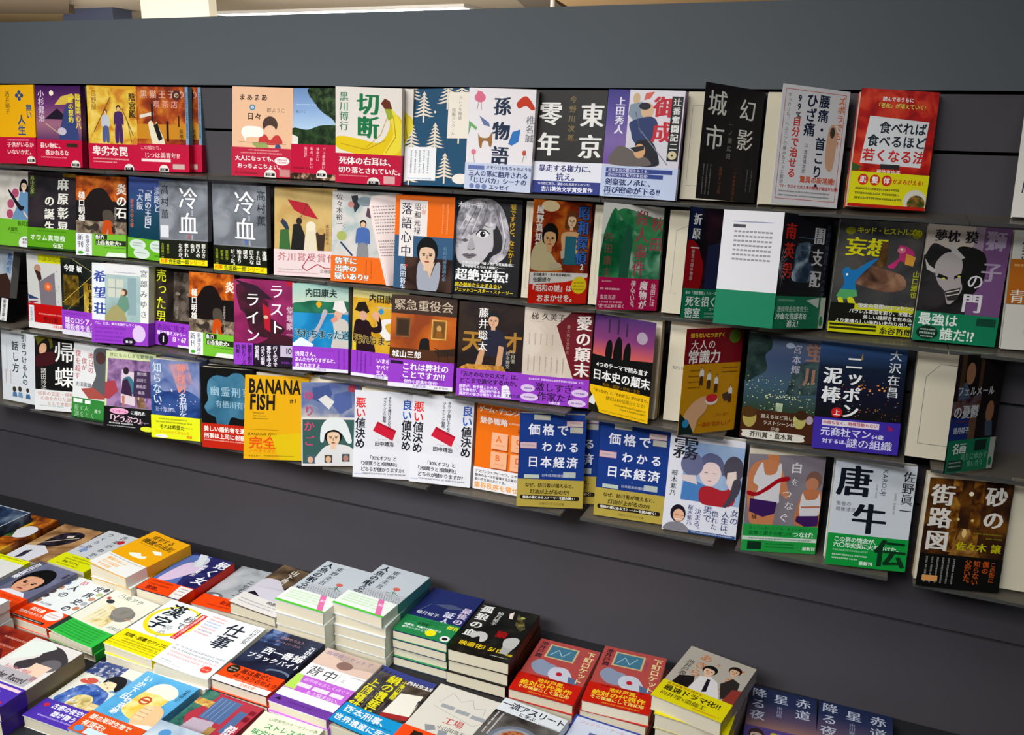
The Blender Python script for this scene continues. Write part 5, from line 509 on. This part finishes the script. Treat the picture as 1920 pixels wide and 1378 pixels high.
PS={"1a":[-1.5942,-0.0495,-0.1192,0.0805,0.1171,-0.0149,0.1071],"1b":[-1.47,-0.0533,-0.1173,0.09,0.1045,0.0047,0.107],"1c":[-1.3377,-0.0486,-0.1174,0.1249,0.0888,0.0101,0.1082],"1d":[-1.2283,-0.0373,-0.1194,0.1136,0.0973,-0.0005,0.1102],"1e":[-1.0001,-0.0476,-0.1202,0.1583,0.1212,0.0143,0.1145],"1f":[-0.8876,-0.0453,-0.1193,-0.0357,0.1398,-0.0037,0.1098],"1g":[-0.7759,-0.0643,-0.1201,0.1661,0.0442,0.0197,0.1126],"1h":[-0.6611,-0.0489,-0.1213,-0.0258,0.1502,-0.02,0.1166],"1i":[-0.5482,-0.0629,-0.1181,0.047,0.0787,0.0197,0.1075],"1j":[-0.4403,-0.0531,-0.1188,0.0128,0.1574,-0.0047,0.1062],"1k":[-0.3292,-0.06,-0.1197,0.0247,0.1069,0.0135,0.1105],"1lO":[-0.1677,-0.0384,-0.1225,0.8491,0.1269,0.0,0.105],"1mO":[-0.0576,-0.0495,-0.1244,0.6866,0.1292,0.0,0.1062],"1n":[0.0023,-0.0543,-0.1204,0.2963,0.166,0.02,0.098],"1o":[0.2034,-0.0441,-0.1209,-0.0396,0.2192,-0.02,0.1071],"2a":[-1.6193,-0.0663,-0.2804,-0.0025,0.1736,-0.002,0.1122],"2b":[-1.5047,-0.0679,-0.2803,0.1181,0.1687,0.0075,0.1157],"2c":[-1.3664,-0.0752,-0.2793,0.1488,0.1556,0.0011,0.1111],"2d":[-1.2559,-0.0655,-0.2805,-0.0282,0.1166,0.0175,0.1071],"2e":[-1.161,-0.0795,-0.2798,0.0789,0.1423,-0.02,0.1039],"2f":[-1.034,-0.0787,-0.2814,0.0468,0.0811,-0.0061,0.112],"2g":[-0.904,-0.0699,-0.2833,0.159,0.1378,-0.0078,0.1159],"2h":[-0.7856,-0.0722,-0.2828,0.156,0.1257,0.006,0.117],"2i":[-0.6715,-0.0792,-0.2839,-0.0021,0.1144,-0.005,0.1059],"2j":[-0.5647,-0.067,-0.2852,0.0817,0.1284,0.0001,0.1082],"2kO":[-0.4014,-0.0587,-0.286,0.909,0.1344,0.0,0.106],"2lO":[-0.2919,-0.0587,-0.2844,0.82,0.1511,0.0,0.1063],"2mO":[-0.1774,-0.0648,-0.2799,0.9265,0.1632,0.0,0.1064],"2nO":[-0.0581,-0.0628,-0.2802,0.9541,0.1499,0.0,0.1065],"2o":[0.003,-0.0656,-0.28,0.1762,0.0762,0.0158,0.1082],"2p":[0.1042,-0.0728,-0.2799,0.1195,0.1249,0.02,0.098],"2q":[0.2133,-0.0659,-0.279,0.0816,0.1463,-0.02,0.1066],"3a":[-1.6896,-0.0852,-0.4364,-0.0324,0.2414,0.02,0.1069],"3b":[-1.516,-0.0884,-0.4378,0.023,0.1099,-0.0046,0.107],"3c":[-1.412,-0.0996,-0.439,-0.0035,0.1075,-0.0043,0.107],"3d":[-1.2981,-0.1167,-0.4401,0.2819,0.1486,-0.003,0.112],"3e":[-1.1957,-0.0841,-0.4374,-0.0348,0.1501,-0.02,0.1051],"3f":[-1.0913,-0.1055,-0.4416,0.0008,0.1374,-0.02,0.1016],"3g":[-0.9679,-0.1142,-0.4379,0.1988,0.1503,-0.012,0.1123],"3h":[-0.8607,-0.099,-0.441,0.1592,0.1386,-0.02,0.1038],"3i":[-0.7509,-0.089,-0.4385,0.012,0.1139,-0.0045,0.107],"3j":[-0.6598,-0.111,-0.4382,0.2326,0.1615,-0.0006,0.1086],"3k":[-0.5404,-0.1055,-0.4388,0.1585,0.1672,-0.0096,0.106],"3l":[-0.4352,-0.0904,-0.4376,0.1501,0.1296,0.0027,0.107],"3mO":[-0.3796,-0.0844,-0.4409,-0.2489,0.0792,0.0,0.1057],"3nO":[-0.1606,-0.0792,-0.4398,0.8555,0.1062,0.0,0.105],"3o":[-0.0998,-0.0993,-0.4405,0.12,0.0976,0.0015,0.098],"3p":[0.0039,-0.0988,-0.4394,0.1047,0.1102,-0.0195,0.1093],"3qO":[0.1713,-0.0831,-0.4389,0.8979,0.1567,0.0,0.1073],"4a":[-1.6122,-0.1004,-0.6021,-0.0024,0.1192,0.0004,0.107],"4b":[-1.4873,-0.1112,-0.605,0.2468,0.1555,-0.0195,0.1105],"4c":[-1.3869,-0.1222,-0.6048,0.0533,0.1832,0.0071,0.1071],"4d":[-1.2785,-0.1384,-0.6063,0.2242,0.2041,-0.02,0.1035],"4e":[-1.1706,-0.1292,-0.6097,0.2261,0.106,-0.0011,0.0982],"4f":[-1.049,-0.1275,-0.6057,0.1409,0.1136,-0.0174,0.1076],"4g":[-0.9353,-0.141,-0.607,0.4851,0.163,-0.0197,0.1095],"4h":[-0.836,-0.1177,-0.6072,0.5178,0.0742,0.0136,0.098],"4i":[-0.727,-0.1267,-0.6069,0.3827,0.1173,0.0056,0.098],"4j":[-0.6269,-0.1083,-0.6046,0.2318,0.1223,0.016,0.1039],"4k":[-0.5186,-0.0919,-0.6032,0.0168,0.1129,0.0019,0.107],"4l":[-0.4293,-0.112,-0.6021,0.3818,0.1487,0.02,0.104],"4m":[-0.3042,-0.0988,-0.6022,0.1043,0.1187,0.0034,0.1083],"4n":[-0.1949,-0.1031,-0.6028,0.1133,0.1068,0.0149,0.1082],"4o":[-0.0794,-0.106,-0.6048,0.3042,-0.0034,-0.005,0.1043],"4p":[0.0375,-0.1092,-0.6021,0.2321,0.14,-0.0084,0.1062],"4q":[0.1527,-0.1178,-0.6038,0.2662,0.1161,-0.0007,0.1042],"4rO":[0.309,-0.0862,-0.5969,0.7677,0.1338,0.0,0.1071]}
PF={"A0":[-1.648,-0.205,-0.842,0.0,0.106],"A1":[-1.6,-0.178,-0.864,0.05,0.106],"A2":[-1.489,-0.163,-0.8754,0.05,0.106],"A3":[-1.372,-0.164,-0.8654,-0.0277,0.098],"A4":[-1.237,-0.18,-0.8357,-0.1091,0.1015],"A5":[-1.133,-0.175,-0.858,-0.0056,0.1015],"A6":[-1.029,-0.151,-0.8765,0.03,0.1015],"A7":[-0.926,-0.1624,-0.8481,-0.0431,0.1015],"A8":[-0.824,-0.1659,-0.8113,-0.0382,0.1015],"A9":[-0.721,-0.1435,-0.8057,-0.0718,0.1015],"A10":[-0.618,-0.127,-0.8367,0.0055,0.1015],"A11":[-0.511,-0.1328,-0.8387,0.0311,0.106],"A12":[-0.3955,-0.1485,-0.8697,0.0183,0.106],"A13":[-0.2783,-0.1559,-0.8465,0.0582,0.1025],"A14":[-0.1562,-0.1656,-0.8098,-0.195,0.106],"A15":[-0.046,-0.1123,-0.8822,0.0641,0.1023],"A16":[0.058,-0.1148,-0.8776,0.0136,0.106],"B0":[-1.495,-0.335,-0.86,0.0,0.106],"B1":[-1.3842,-0.3225,-0.8616,-0.0499,0.1038],"B2":[-1.2889,-0.322,-0.8716,-0.0255,0.106],"B3":[-1.1771,-0.327,-0.8757,-0.0435,0.106],"B4":[-1.0373,-0.3359,-0.8526,-0.0356,0.106],"B5":[-0.924,-0.3461,-0.8495,0.0398,0.106],"B6":[-0.8133,-0.3391,-0.8509,-0.0094,0.106],"B7":[-0.703,-0.3421,-0.8553,-0.0324,0.106],"B8":[-0.6027,-0.3391,-0.866,-0.0079,0.1007],"B9":[-0.4938,-0.346,-0.8588,-0.0533,0.106],"B10":[-0.3926,-0.339,-0.8586,-0.1069,0.106],"B11":[-0.2854,-0.3103,-0.8731,-0.0449,0.1003],"C1":[-1.257,-0.4962,-0.868,0.0,0.106],"C8":[-0.808,-0.597,-0.845,-0.0,0.106],"C0":[-1.364,-0.4798,-0.83,-0.0,0.106],"C2":[-1.152,-0.5176,-0.8514,-0.0017,0.106],"C3":[-1.043,-0.488,-0.8826,0.0139,0.1039],"C4":[-0.932,-0.5009,-0.8631,-0.0176,0.106],"C5":[-0.8191,-0.491,-0.8699,-0.0268,0.106],"C6":[-0.7058,-0.4934,-0.8712,0.0361,0.1044]}
# ------------------------------------------------ the shop room
ROOM=(-16,5,-4.2,13,-1.5,1.1)
def sbox(name,x0,x1,y0,y1,z0,z1,m,kind='structure'):
    b=MB();b.box(x0,x1,y0,y1,z0,z1,m);o=b.build(name);tag(o,kind=kind);return o
x0,x1,y0,y1,z0,z1=ROOM
wallm=mat('c8bca8',.8,.2,'painted_wall');ceilm=mat('b4a894',.85,.2,'ceiling_board')
sbox('floor',x0,x1,y0,y1,z0-.1,z0,mat('8c8478',.5,.3,'floor_tile'))
sbox('ceiling',x0,x1,y0,y1,z1,z1+.1,ceilm)
sbox('wall_left',x0-.1,x0,y0,y1,z0,z1,wallm);sbox('wall_right',x1,x1+.1,y0,y1,z0,z1,wallm)
sbox('wall_back',x0,x1,y0-.1,y0,z0,z1,wallm);sbox('wall_far',x0,x1,y1,y1+.1,z0,z1,wallm)
def slab(name,pts,zb,m,kind='structure'):
    b=MB();n=len(pts);v=[(x,y,zb) for x,y in pts]+[(x,y,1.1) for x,y in pts]
    b.add(v,[tuple(range(n)),tuple(range(2*n-1,n-1,-1))]+[(i,(i+1)%n,n+(i+1)%n,n+i) for i in range(n)],m);o=b.build(name);tag(o,kind=kind);return o
slab('trim_1',[(-15.9,3.4),(-7.21,5.2),(-9.1,6.86),(-9.16,7.0),(-15.9,5.0)],1.0,mat('6c6050',.8,.2,'dark_soffit'))
slab('trim_2',[(-15.9,4.9),(-9.16,6.9),(-9.7,7.3),(-10.3,7.86),(-15.9,6.4)],1.02,mat('94805e',.8,.2,'brown_soffit'))
sbox('trim_3',-9.7,-8.87,7.3,7.6,.93,1.1,mat('50566a',.6,.3,'blue_grey_duct'))
slab('trim_4',[(-3.21,7.42),(-2.7,5.9),(4.9,5.9),(4.9,12.9),(-4.4,12.9),(-3.31,8.07)],1.04,mat('dcb888',.8,.2,'warm_soffit'))
slab('trim_5',[(-3.55,7.1),(-3.2,7.1),(-3.5,8.6),(-3.95,8.6)],1.05,mat('7c7468',.8,.2,'grey_soffit'))
b=MB();b.box(-7.64,-6.72,6.5,6.62,-1.5,1.1,mat('e8e2d0',.8,.2,'pillar_paint'));o=b.build('wall_pillar');tag(o,kind='structure')
b=MB();N_=12;b.add([(-3.08+.022*math.cos(6.283*i/N_),6.95+.022*math.sin(6.283*i/N_),z) for z in (-1.5,1.1) for i in range(N_)],[(i,(i+1)%N_,N_+(i+1)%N_,N_+i) for i in range(N_)],mat('f0eee8',.4,.4,'white_pole'));o=b.build('ceiling_pole');tag(o,'slim white pole rising to the ceiling beyond the display wall','pole')
def emis(hexc,s):
    m=bpy.data.materials.new('lamp_diffuser');m.use_nodes=True;b=m.node_tree.nodes['Principled BSDF'];b.inputs['Emission Color'].default_value=lin(hexc);b.inputs['Emission Strength'].default_value=s;b.inputs['Base Color'].default_value=lin('fff');return m
LAMPM=emis('fff8ea',LAMP)
def troffer(x,y,lx,ly,label,m):
    t=empty('ceiling_light',(x,y,1.1),label,'ceiling light','flush ceiling lights of the shop')
    b=MB();w_=.05;fm=mat('e4e2dc',.5,.3,'lamp_frame')
    b.box(-lx/2-w_,lx/2+w_,-ly/2-w_,-ly/2,-.03,0,fm);b.box(-lx/2-w_,lx/2+w_,ly/2,ly/2+w_,-.03,0,fm);b.box(-lx/2-w_,-lx/2,-ly/2,ly/2,-.03,0,fm);b.box(lx/2,lx/2+w_,-ly/2,ly/2,-.03,0,fm)
    b.build('lamp_frame',t);b=MB();b.box(-lx/2,lx/2,-ly/2,ly/2,-.02,-.008,m);b.build('diffuser',t)
troffer(-6.25,8.35,3.4,.62,'long flush ceiling light glowing above the top edge of the display wall',LAMPM)
# ------------------------------------------------ display wall
dark=mat('5b6268',.55,.3,'charcoal_laminate');dark2=mat('504d52',.55,.3,'charcoal_laminate_lower')
b=MB();G_=[.147,.0285,-.0465,-.2125,-.3775,-.5445,-.737,-1.5];b.box(-3.6,1.2,.012,.05,-1.5,.14,mat('0c0c0d',.8,.1,'groove_shadow_gap'))
for i,(a,c) in enumerate(zip(G_,G_[1:])):
    b.box(-3.6,1.2,0,.014,c+(.0045 if i<6 else 0),a,dark if i<1 else dark2)
b.box(-3.6,1.2,.014,.05,.139,.147,dark)
o=b.build('wall_display');tag(o,kind='structure')
# ------------------------------------------------ display table
TZ=-.903
t=empty('display_table',(-.9,-.36,-1.5),'long charcoal table carrying the flat piles of paperbacks under the display wall','table')
b=MB();b.box(-2.2,2.0,-.55,.357,.557,1.5+TZ,mat('2e2e31',.55,.3,'table_laminate'));b.build('table_top',t)
b=MB();b.box(-2.1,1.9,-.5,.35,0,.557,mat('2c2c2e',.6,.3,'table_base'));b.build('table_base',t)
# ------------------------------------------------ books on the ledges
GRP={'1':'paperbacks on the top ledge row','2':'paperbacks on the second ledge row','3':'paperbacks on the third ledge row','4':'paperbacks on the bottom ledge row'}
LAB=[]
def lab(s):
    LAB.append(s);return s
STEP={1:-.1222,2:-.2848,3:-.4428,4:-.6078}
def standM(x,y,z,yaw,lean,roll):
    return Matrix.Translation((x,y,z))@Matrix.Rotation(yaw,4,'Z')@Matrix.Rotation(-lean,4,'X')@Matrix.Rotation(roll,4,'Y')
for key,v in PS.items():
    op=key.endswith('O');k=key[:2];sp=SP[k];x,y,z,yaw,lean,roll,W=v
    th=sp.get('th',{'1':.012,'2':.012,'3':.016,'4':.017}[key[0]]);z=STEP[int(key[0])]+.0006+th*math.sin(max(lean,0))+abs(roll)*W/2
    if op:
        s=-1 if sp['sp']=='L' else 1;phi=yaw;W=.105
        Mh=standM(x,y,z,.05*s,lean,0)
        bk=make_book(sp,W,th,phi,lab(sp['label']),GRP[k[0]]);bk.matrix_world=Mh@Matrix.Translation((-s*W/2,0,0))
    elif yaw>.2 and sp['sp']!='L':
        hx,hy=x+W/2*math.cos(yaw),y+W/2*math.sin(yaw)
        bk=make_book(sp,W,th,yaw-.07,lab(sp['label']),GRP[k[0]]);bk.matrix_world=standM(hx,hy,z,.07,lean,roll*.5)@Matrix.Translation((-W/2,0,0))
    else:
        bk=make_book(sp,W,th,0,lab(sp['label']),GRP[k[0]]);bk.matrix_world=standM(x,y,z,yaw,lean,roll)
    nb=sp.get('back',0)
    cps=sp.get('copies',[])+[(0.001*(i+1),(th+.002)*(i+1)) for i in range(nb)]
    for i,(dx,dy) in enumerate(cps):
        dy=max(dy,th+.002) if i==0 else dy
        nm=NICK[k];pre=('copy peeking out behind the ' if sp.get('copies') else ('copy right behind the ' if nb==1 or i==0 else 'rearmost copy behind the '))
        if len(bk.children) and (op or (yaw>.2 and sp['sp']!='L')):
            c=make_book(dict(sp,page=None,flap=None),W,th,0,lab(pre+nm),GRP[k[0]])
        else:c=copy_thing(bk,lab(pre+nm),GRP[k[0]])
        c.matrix_world=bk.matrix_world@Matrix.Translation((dx,dy,dy*math.tan(max(lean,0))))
# ------------------------------------------------ flat piles
ORD=['','second from the top','third from the top','fourth from the top','fifth from the top']
BASE={'A0':-.8635,'C8':-.8655}
for key,(x,y,z,rot,W) in PF.items():
    sp=FP[key];n=sp['n'];g='paperbacks lying in piles on the table'
    base=BASE.get(key,TZ+.0003);n=min(n,max(1,round((z-base)/.016)));th=(z-base)/n-.0006 if n else .018
    Wb=W
    bk=make_book(sp,Wb,th,0,lab(sp['label']),g)
    def M(i,r,dx=0,dy=0):return Matrix.Translation((x+dx,y+dy,z-i*(th+.0006)))@Matrix.Rotation(r,4,'Z')@Matrix.Rotation(-math.pi/2,4,'X')@Matrix.Translation((0,0,-.075))
    bk.matrix_world=M(0,rot);rr=random.Random(key)
    if n>1:
        sp2=dict(sp);sp2['curl']=0;sp2['ops']=[];sp2['band']=(sp['band'][0],sp['band'][1],[]) if sp.get('band') else None
        lo=None
        for i in range(1,n):
            l=lab('copy '+('at the bottom under' if i==n-1 and i>1 else ORD[i]+' under' if n>2 else 'directly under')+' the '+NICK[key])
            if lo is None:lo=c=make_book(sp2,Wb,th,0,l,g)
            else:c=copy_thing(lo,l,g)
            c.matrix_world=M(i,rot*.25+rr.uniform(-.008,.008),rr.uniform(-.0015,.0015),rr.uniform(-.002,.002))
# ------------------------------------------------ acrylic ledges
acr=bpy.data.materials.new('smoky_acrylic');acr.use_nodes=True;ab=acr.node_tree.nodes['Principled BSDF'];ab.inputs['Base Color'].default_value=lin('7c7468');ab.inputs['Roughness'].default_value=.22;ab.inputs['Alpha'].default_value=.42
acd=mat('4c4c4a',.3,.5,'acrylic_edge')
ROWN={1:'top row',2:'second row',3:'third row',4:'bottom row'}
for r in (1,2,3,4):
    for k in range(-5,5):
        xa=-.85+.2375*k;xb=xa+(.2055 if r>2 else .236);z=STEP[r]
        ins=[(q[:2]) for q,v in PS.items() if q[0]==str(r) and xa-.012<v[0]<xb+.03]
        if r==4 and k<-3:pass
        fy={1:-.08,2:-.083,3:-.113,4:-.118}[r]-(.022 if r<3 and k>=3 else 0)
        if ins:l='smoky acrylic ledge carrying the '+NICK[ins[0]]+(' and the '+NICK[ins[-1]] if len(ins)>1 else '')
        else:l='empty smoky acrylic ledge in the '+ROWN[r]+(' at its far left end' if k<0 else ' at its right end')
        t=empty('book_ledge',(xa,0,z),lab(l),'book ledge','acrylic ledges of the display wall')
        wd=xb-xa;fr_=fy
        b=MB();b.box(0,wd,fr_,-.0005,-.0035,0,acr);b.build('ledge_plate',t)
        b=MB();b.box(0,wd,fr_-.003,fr_,-.0035,.001,acd);b.build('front_edge',t)
_o.hide_render=True;bpy.data.objects.remove(_o)
seen={}
for l in LAB:
    n=len(re.findall(r"[A-Za-z0-9][A-Za-z0-9'-]*",l))
    if n>16 or n<4:print('LABELLEN',n,l)
    if l in seen:print('LABELDUP',l)
    seen[l]=1
